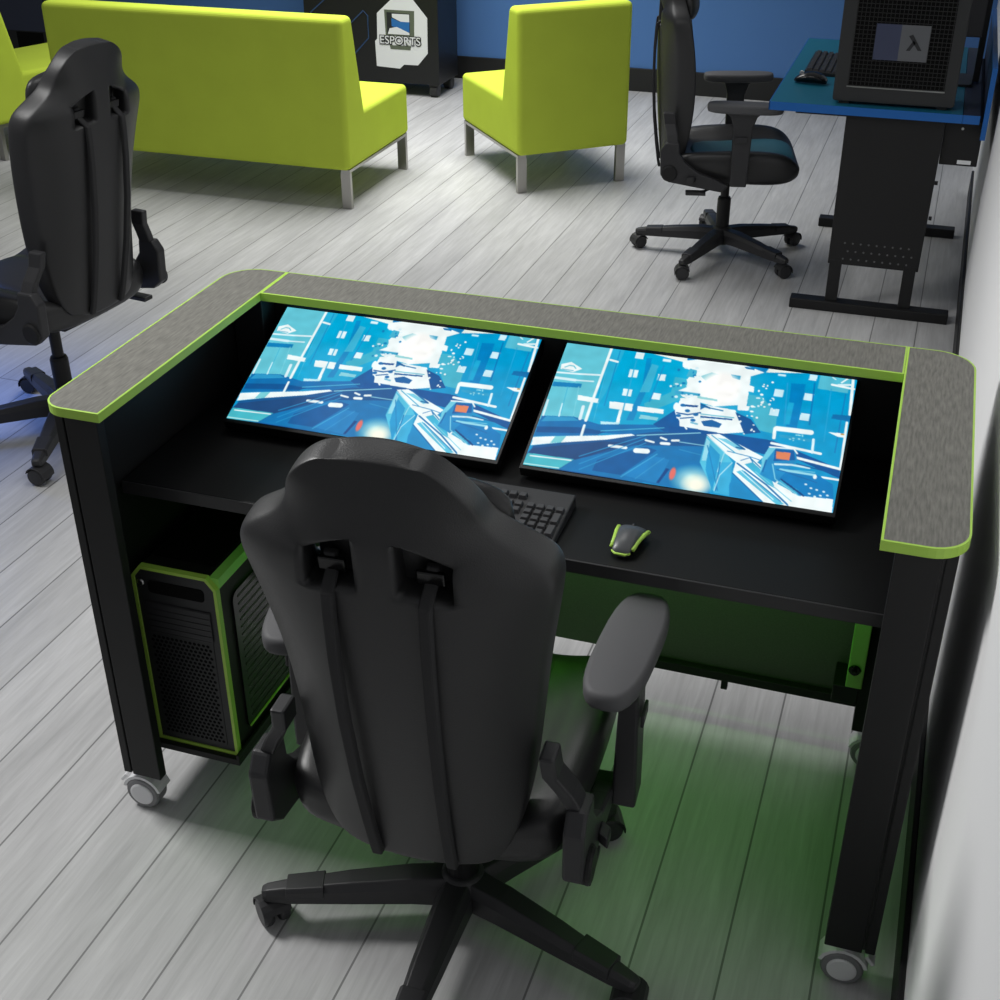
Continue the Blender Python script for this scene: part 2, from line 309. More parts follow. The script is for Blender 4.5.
# ------------------------------------------------------------ the two built-in screens
ART = [
('p',(100,198,216),[(-0.01,-0.021),(0.162,0.001),(0.167,0.62),(-0.001,0.66)]),
('p',(0,168,214),[(0.159,-0.008),(0.5,0.013),(0.561,0.52),(0.361,0.613),(0.163,0.657)]),
('p',(40,175,215),[(0.162,0.001),(0.212,0.008),(0.192,0.394),(0.175,0.531)]),
('p',(8,140,200),[(0.31,0.086),(0.325,0.352),(0.312,0.573),(0.288,0.58),(0.307,0.313),(0.292,0.092)]),
('p',(60,180,215),[(0.316,0.13),(0.34,0.138),(0.337,0.348),(0.304,0.359)]),
('p',(60,178,205),[(0.406,0.208),(0.493,0.211),(0.503,0.295),(0.346,0.505),(0.33,0.438),(0.408,0.325)]),
('p',(0,156,208),[(0.65,0.11),(1.002,-0.006),(1.004,0.722),(0.864,0.658),(0.782,0.578),(0.666,0.423)]),
('p',(0,130,195),[(0.792,0.14),(0.839,0.132),(0.84,0.464),(0.805,0.461)]),
('p',(25,170,215),[(0.797,0.282),(0.814,0.283),(0.815,0.444),(0.795,0.444)]),
('p',(85,188,212),[(0.88,0.027),(0.98,0.022),(0.978,0.16),(0.879,0.153)]),
('p',(70,180,205),[(0.649,0.265),(0.709,0.267),(0.769,0.39),(0.776,0.526),(0.723,0.516),(0.682,0.404)]),
('p',(238,246,238),[(0.193,0.004),(0.417,0.004),(0.485,0.093),(0.454,0.095),(0.282,0.041)]),
('p',(12,118,182),[(0.425,-0.009),(0.72,0.003),(0.695,0.085),(0.625,0.047),(0.476,0.044),(0.432,0.076)]),
('p',(238,246,238),[(0.717,0.006),(0.926,0.003),(0.861,0.042),(0.702,0.082)]),
('e',(70,190,222),(0.564,0.241),0.1809,0.3077,1.0),
('p',(240,250,250),[(0.417,0.077),(0.476,0.044),(0.625,0.047),(0.697,0.084),(0.655,0.127),(0.659,0.196),(0.675,0.203),(0.677,0.246),(0.661,0.242),(0.665,0.353),(0.676,0.352),(0.675,0.385),(0.64,0.392),(0.636,0.355),(0.56,0.389),(0.503,0.369),(0.451,0.349),(0.425,0.314),(0.454,0.275),(0.451,0.202),(0.47,0.152),(0.422,0.121)]),
('p',(150,215,225),[(0.491,0.175),(0.524,0.135),(0.556,0.147),(0.522,0.224)]),
('p',(60,165,205),[(0.588,0.13),(0.622,0.134),(0.623,0.166),(0.597,0.157)]),
('p',(20,120,180),[(0.626,0.058),(0.663,0.062),(0.662,0.077),(0.634,0.074)]),
('p',(70,175,205),[(0.448,0.128),(0.474,0.135),(0.475,0.195),(0.443,0.19)]),
('e',(255,255,252),(0.565,0.248),0.0759,0.1449,0.3),
('p',(150,215,220),[(0.498,0.327),(0.566,0.334),(0.567,0.348),(0.5,0.345)]),
('p',(225,245,250),[(0.251,0.055),(0.28,0.055),(0.281,0.104),(0.252,0.104)]),
('p',(225,245,250),[(0.248,0.194),(0.278,0.194),(0.279,0.253),(0.249,0.254)]),
('p',(225,245,250),[(0.247,0.347),(0.278,0.346),(0.279,0.399),(0.248,0.4)]),
('p',(225,245,250),[(0.348,0.201),(0.375,0.2),(0.376,0.249),(0.349,0.25)]),
('p',(225,245,250),[(0.348,0.349),(0.377,0.348),(0.378,0.396),(0.349,0.397)]),
('p',(225,245,250),[(0.349,0.078),(0.377,0.077),(0.378,0.099),(0.349,0.099)]),
('p',(205,238,248),[(0.744,0.198),(0.774,0.198),(0.773,0.253),(0.743,0.253)]),
('p',(205,238,248),[(0.846,0.054),(0.871,0.054),(0.87,0.096),(0.845,0.097)]),
('p',(205,238,248),[(0.842,0.2),(0.873,0.2),(0.871,0.25),(0.841,0.251)]),
('p',(205,238,248),[(0.744,0.346),(0.773,0.345),(0.772,0.395),(0.743,0.395)]),
('p',(205,238,248),[(0.843,0.349),(0.873,0.348),(0.872,0.399),(0.842,0.4)]),
('p',(205,238,248),[(0.742,0.079),(0.769,0.079),(0.769,0.094),(0.742,0.094)]),
('p',(240,250,250),[(0.214,0.457),(0.296,0.453),(0.297,0.509),(0.22,0.509)]),
('p',(240,250,250),[(0.312,0.464),(0.401,0.461),(0.403,0.495),(0.315,0.5)]),
('l',(240,250,250),0.0121,[(0.261,0.518),(0.263,0.603)]),
('p',(190,235,245),[(0.206,0.613),(0.273,0.602),(0.266,0.619),(0.209,0.634)]),
('p',(140,215,230),[(0.33,0.524),(0.392,0.525),(0.389,0.548),(0.328,0.553)]),
('p',(0,112,178),[(0.004,0.633),(0.111,0.607),(0.204,0.636),(0.533,0.536),(0.541,0.609),(0.333,0.678),(0.219,0.695),(0.21,0.719),(0.002,0.788)]),
('p',(40,150,200),[(0.02,0.632),(0.112,0.612),(0.134,0.631),(0.008,0.675)]),
('p',(0,85,150),[(0.002,0.716),(0.141,0.678),(0.235,0.682),(0.214,0.706),(0.003,0.759)]),
('p',(0,90,160),[(0.38,0.579),(0.442,0.445),(0.459,0.525),(0.533,0.536),(0.541,0.609),(0.423,0.621)]),
('p',(0,85,155),[(0.432,0.577),(0.623,0.57),(0.775,0.574),(0.997,0.705),(1.002,0.768),(0.866,0.684),(0.763,0.679),(0.632,0.655),(0.45,0.716)]),
('l',(240,250,250),0.0097,[(0.162,0.001),(0.156,0.508),(0.156,0.623)]),
('l',(240,250,250),0.0085,[(0.157,0.659),(0.158,0.736)]),
('l',(220,242,248),0.0109,[(0.132,0.523),(0.135,0.616)]),
('l',(200,238,246),0.0061,[(0.059,0.524),(0.062,0.618)]),
('l',(210,240,246),0.0073,[(0.006,0.512),(0.008,0.628)]),
('p',(240,250,250),[(0.101,0.442),(0.176,0.449),(0.18,0.483),(0.105,0.481)]),
('p',(240,250,250),[(0.007,0.225),(0.039,0.197),(0.085,0.24),(0.057,0.274),(0.01,0.263)]),
('l',(100,198,216),0.0042,[(0.023,0.244),(0.037,0.226),(0.053,0.227),(0.062,0.244)]),
('l',(60,170,205),0.003,[(0.016,0.261),(0.056,0.263)]),
('l',(225,245,250),0.0073,[(0.001,0.292),(0.078,0.283),(0.154,0.269)]),
('l',(215,242,248),0.0109,[(0.002,0.334),(0.074,0.334)]),
('l',(215,242,248),0.0061,[(0.074,0.334),(0.137,0.325)]),
('p',(15,128,188),[(0.002,0.367),(0.101,0.354),(0.101,0.386),(0.002,0.403)]),
('p',(14,88,150),[(0.011,0.857),(0.242,0.725),(0.399,0.628),(0.57,0.6),(0.619,1.009),(0.437,0.994),(0.004,1.015)]),
('p',(26,74,128),[(0.011,0.876),(0.24,0.751),(0.317,0.739),(0.172,0.911),(-0.0,0.921)]),
('p',(6,118,182),[(0.16,0.915),(0.343,0.747),(0.58,0.679),(0.619,1.009),(0.449,0.996),(0.124,0.992)]),
('p',(4,92,158),[(0.236,0.889),(0.379,0.746),(0.417,0.76),(0.326,0.966),(0.23,0.966)]),
('p',(20,130,195),[(0.326,0.966),(0.411,0.803),(0.466,0.812),(0.447,0.984)]),
('p',(240,250,250),[(0.002,0.796),(0.074,0.767),(0.222,0.715),(0.32,0.671),(0.333,0.678),(0.244,0.738),(0.082,0.814),(0.003,0.857)]),
('p',(120,205,215),[(0.074,0.767),(0.11,0.755),(0.099,0.806),(0.064,0.82)]),
('p',(70,185,200),[(0.004,0.913),(0.161,0.909),(0.121,0.993),(-0.004,1.004)]),
('l',(240,250,250),0.0042,[(0.014,0.93),(0.152,0.92)]),
('l',(200,240,240),0.0036,[(0.003,0.99),(0.12,0.985)]),
('l',(240,250,250),0.0109,[(0.261,0.778),(0.315,0.775)]),
('l',(240,250,250),0.0073,[(0.372,0.701),(0.399,0.707)]),
('l',(240,250,250),0.0073,[(0.418,0.667),(0.437,0.676)]),
('l',(240,250,250),0.0194,[(0.351,0.783),(0.386,0.777)]),
('l',(240,250,250),0.0109,[(0.425,0.706),(0.449,0.703)]),
('l',(240,250,250),0.0085,[(0.457,0.676),(0.477,0.669)]),
('e',(200,240,235),(0.557,0.927),0.0804,0.1104,0.8),
('e',(250,250,232),(0.569,0.956),0.0544,0.0802,0.7),
('e',(226,112,104),(0.487,0.904),0.0117,0.0527,0.35),
('p',(4,70,135),[(0.462,0.873),(0.474,0.876),(0.453,0.982),(0.444,0.981)]),
('p',(240,250,250),[(0.451,0.443),(0.517,0.386),(0.633,0.394),(0.679,0.544),(0.614,0.575),(0.467,0.565)]),
('p',(15,85,150),[(0.634,0.408),(0.689,0.444),(0.731,0.53),(0.68,0.557),(0.657,0.482)]),
('p',(10,90,155),[(0.467,0.476),(0.631,0.46),(0.631,0.471),(0.469,0.49)]),
('p',(10,90,155),[(0.494,0.4),(0.509,0.374),(0.555,0.402),(0.551,0.412),(0.512,0.395),(0.497,0.424)]),
('p',(120,190,215),[(0.492,0.479),(0.529,0.482),(0.524,0.54),(0.499,0.534)]),
('p',(20,100,165),[(0.532,0.509),(0.565,0.487),(0.601,0.507),(0.595,0.538),(0.545,0.541)]),
('p',(30,110,170),[(0.505,0.39),(0.537,0.397),(0.522,0.424),(0.496,0.438)]),
('l',(110,190,210),0.0048,[(0.49,0.459),(0.633,0.451)]),
('l',(20,110,170),0.0048,[(0.506,0.397),(0.593,0.411)]),
('p',(240,250,250),[(0.445,0.372),(0.513,0.372),(0.532,0.529),(0.451,0.513),(0.438,0.461)]),
('p',(240,250,250),[(0.447,0.213),(0.481,0.185),(0.487,0.235),(0.454,0.245)]),
('p',(8,80,150),[(0.459,0.404),(0.51,0.397),(0.508,0.412),(0.457,0.42)]),
('p',(60,170,210),[(0.418,0.308),(0.505,0.309),(0.507,0.326),(0.422,0.336)]),
('p',(240,250,250),[(0.444,0.361),(0.485,0.345),(0.51,0.354),(0.512,0.371),(0.447,0.386)]),
('l',(10,90,160),0.0055,[(0.446,0.472),(0.483,0.475),(0.522,0.448)]),
('l',(10,90,160),0.0048,[(0.463,0.509),(0.503,0.489)]),
('e',(20,110,175),(0.454,0.491),0.0097,0.0128,0.2),
('e',(20,110,175),(0.479,0.447),0.0097,0.0128,0.2),
('e',(20,110,175),(0.505,0.51),0.0096,0.0127,0.2),
('e',(20,110,175),(0.459,0.411),0.0098,0.0129,0.2),
('e',(20,110,175),(0.509,0.466),0.0097,0.0128,0.2),
('e',(240,250,250),(0.437,0.425),0.0086,0.0315,0.2),
('l',(240,250,250),0.0194,[(0.778,0.484),(0.886,0.479)]),
('l',(240,250,250),0.0109,[(0.772,0.486),(0.775,0.554)]),
('l',(240,250,250),0.0097,[(0.772,0.593),(0.929,0.618)]),
('l',(220,242,248),0.0085,[(0.899,0.526),(0.903,0.618)]),
('l',(40,160,205),0.0121,[(0.795,0.533),(0.887,0.537)]),
('l',(240,250,250),0.0097,[(0.853,0.668),(1.0,0.704)]),
('l',(240,250,250),0.0073,[(0.948,0.776),(0.999,0.778)]),
('l',(240,250,250),0.0061,[(0.461,0.518),(0.492,0.578)]),
('p',(80,194,226),[(0.562,0.603),(0.631,0.696),(0.665,0.765),(0.634,0.868),(0.628,0.98),(0.563,0.8)]),
('p',(30,155,210),[(0.573,0.654),(0.62,0.727),(0.624,0.832),(0.623,0.976),(0.587,0.845)]),
('p',(150,220,238),[(0.564,0.623),(0.578,0.646),(0.582,0.78),(0.567,0.785)]),
('p',(55,175,220),[(0.626,0.778),(0.665,0.765),(0.68,0.995),(0.629,0.989)]),
('p',(20,140,200),[(0.678,0.853),(0.785,1.002),(0.68,0.997),(0.671,0.92)]),
('p',(240,250,250),[(0.561,0.597),(0.6,0.581),(0.756,0.697),(0.725,0.785),(0.673,0.756),(0.633,0.709)]),
('p',(120,205,228),[(0.598,0.612),(0.627,0.609),(0.692,0.663),(0.676,0.675)]),
('l',(0,100,165),0.0055,[(0.616,0.586),(0.692,0.663),(0.665,0.658)]),
('p',(240,250,250),[(0.674,0.762),(0.714,0.711),(0.805,0.81),(0.891,0.946),(0.874,1.005),(0.785,1.002),(0.673,0.835)]),
('p',(60,180,215),[(0.703,0.766),(0.727,0.744),(0.796,0.839),(0.813,0.897),(0.789,0.88)]),
('p',(90,195,225),[(0.683,0.825),(0.701,0.806),(0.851,0.992),(0.83,1.005)]),
('l',(0,110,175),0.0055,[(0.68,0.767),(0.784,0.882),(0.862,0.994)]),
('l',(0,105,170),0.0042,[(0.673,0.839),(0.784,0.999)]),
('l',(0,120,180),0.0036,[(0.715,0.715),(0.762,0.785)]),
('p',(240,250,250),[(0.803,0.881),(0.888,0.919),(0.993,0.911),(0.997,1.002),(0.871,1.006)]),
('p',(0,125,192),[(0.809,0.743),(0.929,0.761),(0.984,0.813),(0.995,0.91),(0.888,0.922),(0.808,0.841)]),
('p',(60,175,215),[(0.824,0.835),(0.885,0.885),(0.882,0.914),(0.816,0.864)]),
('l',(5,70,130),0.0055,[(0.826,0.831),(0.84,0.849)]),
('l',(5,70,130),0.0055,[(0.837,0.843),(0.85,0.861)]),
('l',(5,70,130),0.0055,[(0.848,0.854),(0.861,0.873)]),
('l',(5,70,130),0.0055,[(0.859,0.866),(0.871,0.885)]),
('l',(5,70,130),0.0055,[(0.869,0.878),(0.882,0.896)]),
('l',(5,70,130),0.0055,[(0.88,0.889),(0.893,0.908)]),
('l',(5,70,130),0.0055,[(0.89,0.901),(0.903,0.919)]),
('e',(220,242,248),(0.903,0.84),0.005,0.0065,0.2),
('e',(220,242,248),(0.921,0.86),0.005,0.0065,0.2),
('e',(220,242,248),(0.939,0.866),0.005,0.0064,0.2),
('e',(220,242,248),(0.961,0.871),0.0049,0.0064,0.2),
('e',(220,242,248),(0.953,0.9),0.0049,0.0064,0.2),
('e',(220,242,248),(0.919,0.898),0.005,0.0064,0.2),
('e',(220,242,248),(0.937,0.911),0.0049,0.0064,0.2),
('e',(220,242,248),(0.974,0.892),0.0049,0.0064,0.2),
('p',(26,140,200),[(0.769,0.621),(0.848,0.608),(0.862,0.685),(0.81,0.86),(0.757,0.819),(0.754,0.708)]),
('p',(110,205,230),[(0.768,0.618),(0.789,0.623),(0.767,0.717),(0.757,0.816),(0.753,0.709)]),
('p',(5,95,165),[(0.787,0.631),(0.846,0.622),(0.856,0.687),(0.79,0.716)]),
('p',(222,130,92),[(0.792,0.645),(0.837,0.643),(0.837,0.694),(0.796,0.697)]),
('l',(240,250,250),0.0055,[(0.769,0.621),(0.845,0.611),(0.858,0.64)]),
('l',(210,240,248),0.0073,[(0.797,0.734),(0.847,0.723),(0.904,0.726)]),
('l',(150,220,238),0.0085,[(0.817,0.766),(0.925,0.769)]),
('e',(240,250,250),(0.926,0.781),0.0067,0.0157,0.2),
('l',(40,150,205),0.003,[(0.174,0.883),(0.368,0.667)]),
('l',(40,150,205),0.003,[(0.182,0.935),(0.371,0.687)]),
('l',(40,150,205),0.003,[(0.188,0.973),(0.375,0.72)]),
('l',(60,165,215),0.0036,[(0.328,0.979),(0.421,0.786)]),
('l',(50,150,205),0.003,[(0.375,0.976),(0.447,0.805)]),
('l',(150,215,232),0.0036,[(0.339,0.676),(0.54,0.593)]),
('l',(90,190,222),0.003,[(0.217,0.682),(0.419,0.594)]),
('l',(150,215,232),0.003,[(0.481,0.678),(0.564,0.678)]),
('l',(40,140,195),0.0036,[(0.488,0.731),(0.561,0.747)]),
('l',(20,130,190),0.003,[(0.573,0.675),(0.64,0.97)]),
('l',(170,228,242),0.003,[(0.565,0.609),(0.632,0.704),(0.625,0.845)]),
('l',(20,120,185),0.0036,[(0.626,0.778),(0.634,0.972)]),
('l',(190,235,245),0.003,[(0.664,0.768),(0.634,0.868),(0.629,0.974)]),
('l',(30,130,190),0.003,[(0.64,0.693),(0.714,0.709),(0.75,0.723)]),
('l',(60,170,210),0.0036,[(0.578,0.598),(0.666,0.698)]),
('l',(30,120,185),0.003,[(0.689,0.744),(0.715,0.715),(0.727,0.744)]),
('l',(30,130,190),0.0036,[(0.708,0.816),(0.838,0.977)]),
('l',(220,242,248),0.003,[(0.693,0.809),(0.815,0.973)]),
('l',(120,205,228),0.003,[(0.742,0.805),(0.87,0.966)]),
('l',(10,105,170),0.0048,[(0.767,0.717),(0.764,0.798)]),
('l',(130,210,232),0.0036,[(0.789,0.737),(0.807,0.835),(0.888,0.922)]),
('l',(20,110,175),0.0042,[(0.806,0.77),(0.83,0.775),(0.934,0.817)]),
('l',(120,205,228),0.003,[(0.828,0.762),(0.923,0.75)]),
('l',(5,90,155),0.0042,[(0.863,0.711),(1.0,0.743)]),
('l',(40,160,212),0.0042,[(0.78,0.143),(0.798,0.45)]),
('l',(10,120,185),0.0048,[(0.867,0.116),(0.877,0.424)]),
('l',(40,165,215),0.003,[(0.923,0.142),(0.932,0.529)]),
('l',(20,130,192),0.0042,[(0.972,0.169),(0.972,0.596)]),
('l',(40,170,215),0.0042,[(0.26,0.117),(0.269,0.573)]),
('l',(20,145,202),0.0048,[(0.358,0.133),(0.346,0.418)]),
('l',(60,182,218),0.003,[(0.168,0.237),(0.182,0.615)]),
('l',(20,140,198),0.0036,[(0.194,0.06),(0.201,0.494)]),
('l',(70,180,210),0.003,[(0.057,0.392),(0.065,0.596)]),
('l',(120,208,224),0.003,[(0.094,0.38),(0.109,0.596)]),
('l',(240,250,250),0.0097,[(0.985,0.009),(0.998,0.343)]),
('l',(240,250,250),0.0079,[(0.992,0.373),(0.998,0.705)]),
('l',(240,250,250),0.0055,[(0.952,0.086),(0.983,0.021)]),
('l',(240,250,250),0.0085,[(0.923,0.11),(0.994,0.122)]),
('l',(215,240,246),0.0085,[(0.943,0.107),(0.983,0.094)]),
('p',(12,112,172),[(0.944,0.327),(1.002,0.32),(1.001,0.364),(0.941,0.359)]),
('p',(240,250,250),[(0.939,0.459),(0.997,0.453),(0.994,0.484),(0.971,0.482)]),
('p',(190,150,70),[(0.98,0.455),(0.991,0.455),(0.989,0.466),(0.979,0.466)]),
('l',(200,238,246),0.0048,[(0.921,0.055),(0.931,0.067)]),
('l',(240,250,250),0.0085,[(0.17,0.141),(0.197,0.149)]),
('e',(215,240,248),(0.419,0.259),0.0076,0.0079,0.2),
('e',(215,240,248),(0.455,0.262),0.0039,0.0061,0.2),
('e',(20,130,190),(0.493,0.218),0.0051,0.0092,0.2),
('e',(20,130,190),(0.412,0.282),0.0047,0.0045,0.2),
('e',(20,130,190),(0.463,0.154),0.0027,0.0103,0.2),
('e',(20,130,190),(0.47,0.178),0.0065,0.011,0.2),
('e',(215,240,248),(0.478,0.329),0.0065,0.0086,0.2),
('e',(215,240,248),(0.481,0.142),0.003,0.0055,0.2),
('e',(215,240,248),(0.429,0.355),0.0068,0.0106,0.2),
('e',(20,130,190),(0.446,0.319),0.0044,0.0086,0.2),
('e',(20,130,190),(0.464,0.329),0.0075,0.0046,0.2),
('e',(20,130,190),(0.425,0.272),0.0034,0.0108,0.2),
('e',(20,130,190),(0.502,0.317),0.003,0.0091,0.2),
('e',(215,240,248),(0.471,0.346),0.004,0.0048,0.2),
('e',(240,250,250),(0.494,0.34),0.0043,0.0048,0.2),
('e',(215,240,248),(0.471,0.118),0.0068,0.0111,0.2),
('e',(240,250,250),(0.401,0.281),0.0046,0.0087,0.2),
('e',(215,240,248),(0.461,0.334),0.0052,0.0116,0.2),
('e',(20,130,190),(0.412,0.15),0.0055,0.0116,0.2),
('e',(215,240,248),(0.486,0.178),0.0033,0.0048,0.2),
('e',(240,250,250),(0.476,0.186),0.0075,0.0073,0.2),
('e',(20,130,190),(0.441,0.246),0.0073,0.0095,0.2),
('e',(20,130,190),(0.417,0.36),0.004,0.009,0.2),
('e',(215,240,248),(0.478,0.332),0.0078,0.0081,0.2),
('e',(215,240,248),(0.435,0.127),0.0081,0.0069,0.2),
('e',(240,250,250),(0.434,0.265),0.0028,0.009,0.2),
('e',(215,240,248),(0.713,0.307),0.0053,0.0059,0.2),
('e',(240,250,250),(0.713,0.283),0.0025,0.0065,0.2),
('e',(240,250,250),(0.715,0.203),0.0039,0.0065,0.2),
('e',(240,250,250),(0.693,0.229),0.0037,0.009,0.2),
('e',(240,250,250),(0.69,0.351),0.0056,0.005,0.2),
('e',(215,240,248),(0.715,0.3),0.0035,0.0054,0.2),
('e',(240,250,250),(0.712,0.313),0.0052,0.0098,0.2),
('e',(240,250,250),(0.717,0.182),0.0028,0.0087,0.2),
('e',(215,240,248),(0.692,0.284),0.0035,0.005,0.2),
('e',(240,250,250),(0.705,0.176),0.0033,0.006,0.2),
('e',(240,250,250),(0.738,0.289),0.004,0.0051,0.2),
('e',(215,240,248),(0.703,0.341),0.0046,0.0079,0.2),
('e',(240,250,250),(0.697,0.282),0.0068,0.0052,0.2),
('e',(240,250,250),(0.686,0.387),0.0071,0.0067,0.2),
('e',(240,250,250),(0.756,0.36),0.0025,0.0069,0.2),
('e',(215,240,248),(0.737,0.318),0.0049,0.0094,0.2),
('e',(215,240,248),(0.748,0.345),0.0029,0.0057,0.2),
('e',(240,250,250),(0.684,0.35),0.0068,0.0094,0.2),
('e',(240,250,250),(0.743,0.27),0.0047,0.005,0.2),
('e',(240,250,250),(0.704,0.19),0.0049,0.0068,0.2),
('e',(215,240,248),(0.747,0.278),0.003,0.0099,0.2),
('e',(240,250,250),(0.723,0.34),0.004,0.0054,0.2),
('e',(240,250,250),(0.722,0.342),0.0035,0.0058,0.2),
('e',(240,250,250),(0.731,0.151),0.0047,0.0078,0.2),
('e',(240,250,250),(0.711,0.329),0.0037,0.0073,0.2),
('e',(240,250,250),(0.705,0.254),0.0065,0.0088,0.2),
('e',(240,250,250),(0.65,0.435),0.0038,0.0044,0.2),
('e',(240,250,250),(0.702,0.483),0.0038,0.0048,0.2),
('e',(240,250,250),(0.656,0.48),0.0035,0.0055,0.2),
('e',(240,250,250),(0.678,0.556),0.0036,0.0047,0.2),
('e',(240,250,250),(0.657,0.527),0.0047,0.0065,0.2),
('e',(240,250,250),(0.655,0.491),0.0043,0.0065,0.2),
('e',(240,250,250),(0.69,0.421),0.005,0.0045,0.2),
('e',(240,250,250),(0.7,0.518),0.0033,0.0081,0.2),
('e',(240,250,250),(0.675,0.423),0.003,0.0054,0.2),
('e',(240,250,250),(0.698,0.525),0.003,0.0047,0.2),
('e',(240,250,250),(0.652,0.473),0.0052,0.0066,0.2),
('e',(240,250,250),(0.707,0.427),0.0044,0.0082,0.2),
('e',(240,250,250),(0.708,0.528),0.0039,0.0057,0.2),
('e',(240,250,250),(0.658,0.47),0.0039,0.0076,0.2),
('e',(190,230,242),(0.614,0.023),0.0023,0.0045,0.2),
('e',(190,230,242),(0.533,0.025),0.0029,0.0046,0.2),
('e',(190,230,242),(0.6,0.02),0.0034,0.0045,0.2),
('e',(190,230,242),(0.522,0.035),0.0019,0.0046,0.2),
('e',(190,230,242),(0.464,0.025),0.0032,0.0046,0.2),
('e',(190,230,242),(0.506,0.019),0.002,0.0046,0.2),
('e',(190,230,242),(0.683,0.024),0.0028,0.0045,0.2),
('e',(190,230,242),(0.496,0.027),0.0021,0.0046,0.2),
('e',(190,230,242),(0.574,0.025),0.0035,0.0046,0.2),
('e',(190,230,242),(0.479,0.013),0.0038,0.0046,0.2),
('e',(190,230,242),(0.597,0.022),0.0032,0.0045,0.2),
('e',(190,230,242),(0.669,0.016),0.0029,0.0045,0.2),
('e',(190,230,242),(0.669,0.024),0.0036,0.0045,0.2),
('e',(190,230,242),(0.529,0.017),0.0036,0.0046,0.2),
('e',(190,230,242),(0.647,0.037),0.0026,0.0045,0.2),
('e',(190,230,242),(0.578,0.026),0.0036,0.0045,0.2),
('e',(150,220,235),(0.843,0.512),0.0032,0.0055,0.2),
('e',(150,220,235),(0.862,0.506),0.0034,0.0055,0.2),
('e',(150,220,235),(0.826,0.547),0.0045,0.0055,0.2),
('e',(150,220,235),(0.837,0.552),0.0026,0.0055,0.2),
('e',(150,220,235),(0.849,0.51),0.0035,0.0055,0.2),
('e',(150,220,235),(0.87,0.541),0.0035,0.0055,0.2),
('e',(150,220,235),(0.854,0.537),0.0043,0.0055,0.2),
('e',(150,220,235),(0.836,0.538),0.0046,0.0055,0.2),
('e',(150,220,235),(0.863,0.514),0.0029,0.0055,0.2),
('e',(150,220,235),(0.854,0.511),0.0036,0.0055,0.2)]
NU, NV = 416, 234
def paint():
    W, Hh = 2*NU+1, 2*NV+1
    U, V = np.meshgrid((np.arange(W+1))/W, (np.arange(Hh+1))/Hh)
    img = np.zeros((Hh+1, W+1, 3)); img[:] = (0,150,205)
    asp = 16/9
    rs = np.random.RandomState(5)
    def blend(mask, col):
        img[:] = img*(1-mask[...,None]) + np.array(col, float)*mask[...,None]
    def poly(pts):
        ins = np.zeros_like(U, bool); n = len(pts)
        for i in range(n):
            (x0,y0),(x1,y1) = pts[i], pts[(i+1)%n]
            if y0 == y1: continue
            c = ((y0 <= V) & (V < y1)) | ((y1 <= V) & (V < y0))
            ins ^= c & (U < (x1-x0)*(V-y0)/(y1-y0)+x0)
        return ins.astype(float)
    for it in ART:
        if it[0] == 'p': blend(poly(it[2]), it[1])
        elif it[0] == 'l':
            m = np.zeros_like(U); w = it[2]/2; ps = it[3]
            for (x0,y0),(x1,y1) in zip(ps[:-1], ps[1:]):
                ay0, ay1, VV = y0/asp, y1/asp, V/asp
                dx, dy = x1-x0, ay1-ay0; L2 = dx*dx+dy*dy+1e-12
                t = np.clip(((U-x0)*dx+(VV-ay0)*dy)/L2, 0, 1)
                d = np.hypot(U-x0-t*dx, VV-ay0-t*dy)
                m = np.maximum(m, np.clip((w-d)*W+.5, 0, 1))
            blend(m, it[1])
        else:
            (cx,cy), rx, ry, soft = it[2], max(it[3],.002), max(it[4],.004), max(it[5],.1)
            d = np.hypot((U-cx)/rx, (V-cy)/ry)
            blend(np.clip((1-d)/soft, 0, 1)*1.0, it[1])
    # light blotchy texture of the game scene
    lo = rs.rand(30, 50); fy = V*28; fx = U*48; yi = fy.astype(int); xi = fx.astype(int); ty = fy-yi; tx = fx-xi
    n = (lo[yi,xi]*(1-tx)+lo[yi,xi+1]*tx)*(1-ty)+(lo[yi+1,xi]*(1-tx)+lo[yi+1,xi+1]*tx)*ty
    img *= (.96+.08*n)[...,None]
    img = (img[0::2,0::2]+img[1::2,0::2]+img[0::2,1::2]+img[1::2,1::2])/4
    c = np.clip(img, 0, 255)/255
    return np.where(c <= .04045, c/12.92, ((c+.055)/1.055)**2.4)
SCR = bpy.data.materials.new('lit_game_screen'); SCR.use_nodes = True
nt = SCR.node_tree; bs = nt.nodes['Principled BSDF']
at = nt.nodes.new('ShaderNodeVertexColor'); at.layer_name = 'Col'
nt.links.new(at.outputs['Color'], bs.inputs['Emission Color']); bs.inputs['Emission Strength'].default_value = 1.0
bs.inputs['Base Color'].default_value = (.01,.01,.01,1); bs.inputs['Roughness'].default_value = .5; bs.inputs['Specular IOR Level'].default_value = .15
SW, SH = .598, .355
def screen_mesh():
    me = bpy.data.meshes.new('display')
    xs = np.linspace(-SW/2, SW/2, NU+1); ys = np.linspace(SH/2, -SH/2, NV+1)
    X, Y = np.meshgrid(xs, ys); n = X.size
    co = np.stack([X.ravel(), Y.ravel(), np.zeros(n)], 1).astype(np.float32)
    me.vertices.add(n); me.vertices.foreach_set('co', co.ravel())
    i = np.arange(NV)[:,None]*(NU+1)+np.arange(NU)[None,:]
    q = np.stack([i, i+NU+1, i+NU+2, i+1], -1).reshape(-1, 4)
    me.loops.add(q.size); me.loops.foreach_set('vertex_index', q.ravel().astype(np.int32))
    me.polygons.add(len(q)); me.polygons.foreach_set('loop_start', np.arange(0, q.size, 4, dtype=np.int32))
    me.update(calc_edges=True)
    ca = me.color_attributes.new('Col', 'FLOAT_COLOR', 'POINT')
    col = np.concatenate([paint().reshape(-1,3), np.ones((n,1))], 1).astype(np.float32)
    ca.data.foreach_set('color', col.ravel())
    me.materials.append(SCR); me.validate(); return me
tilt = math.atan2(.133, .317)
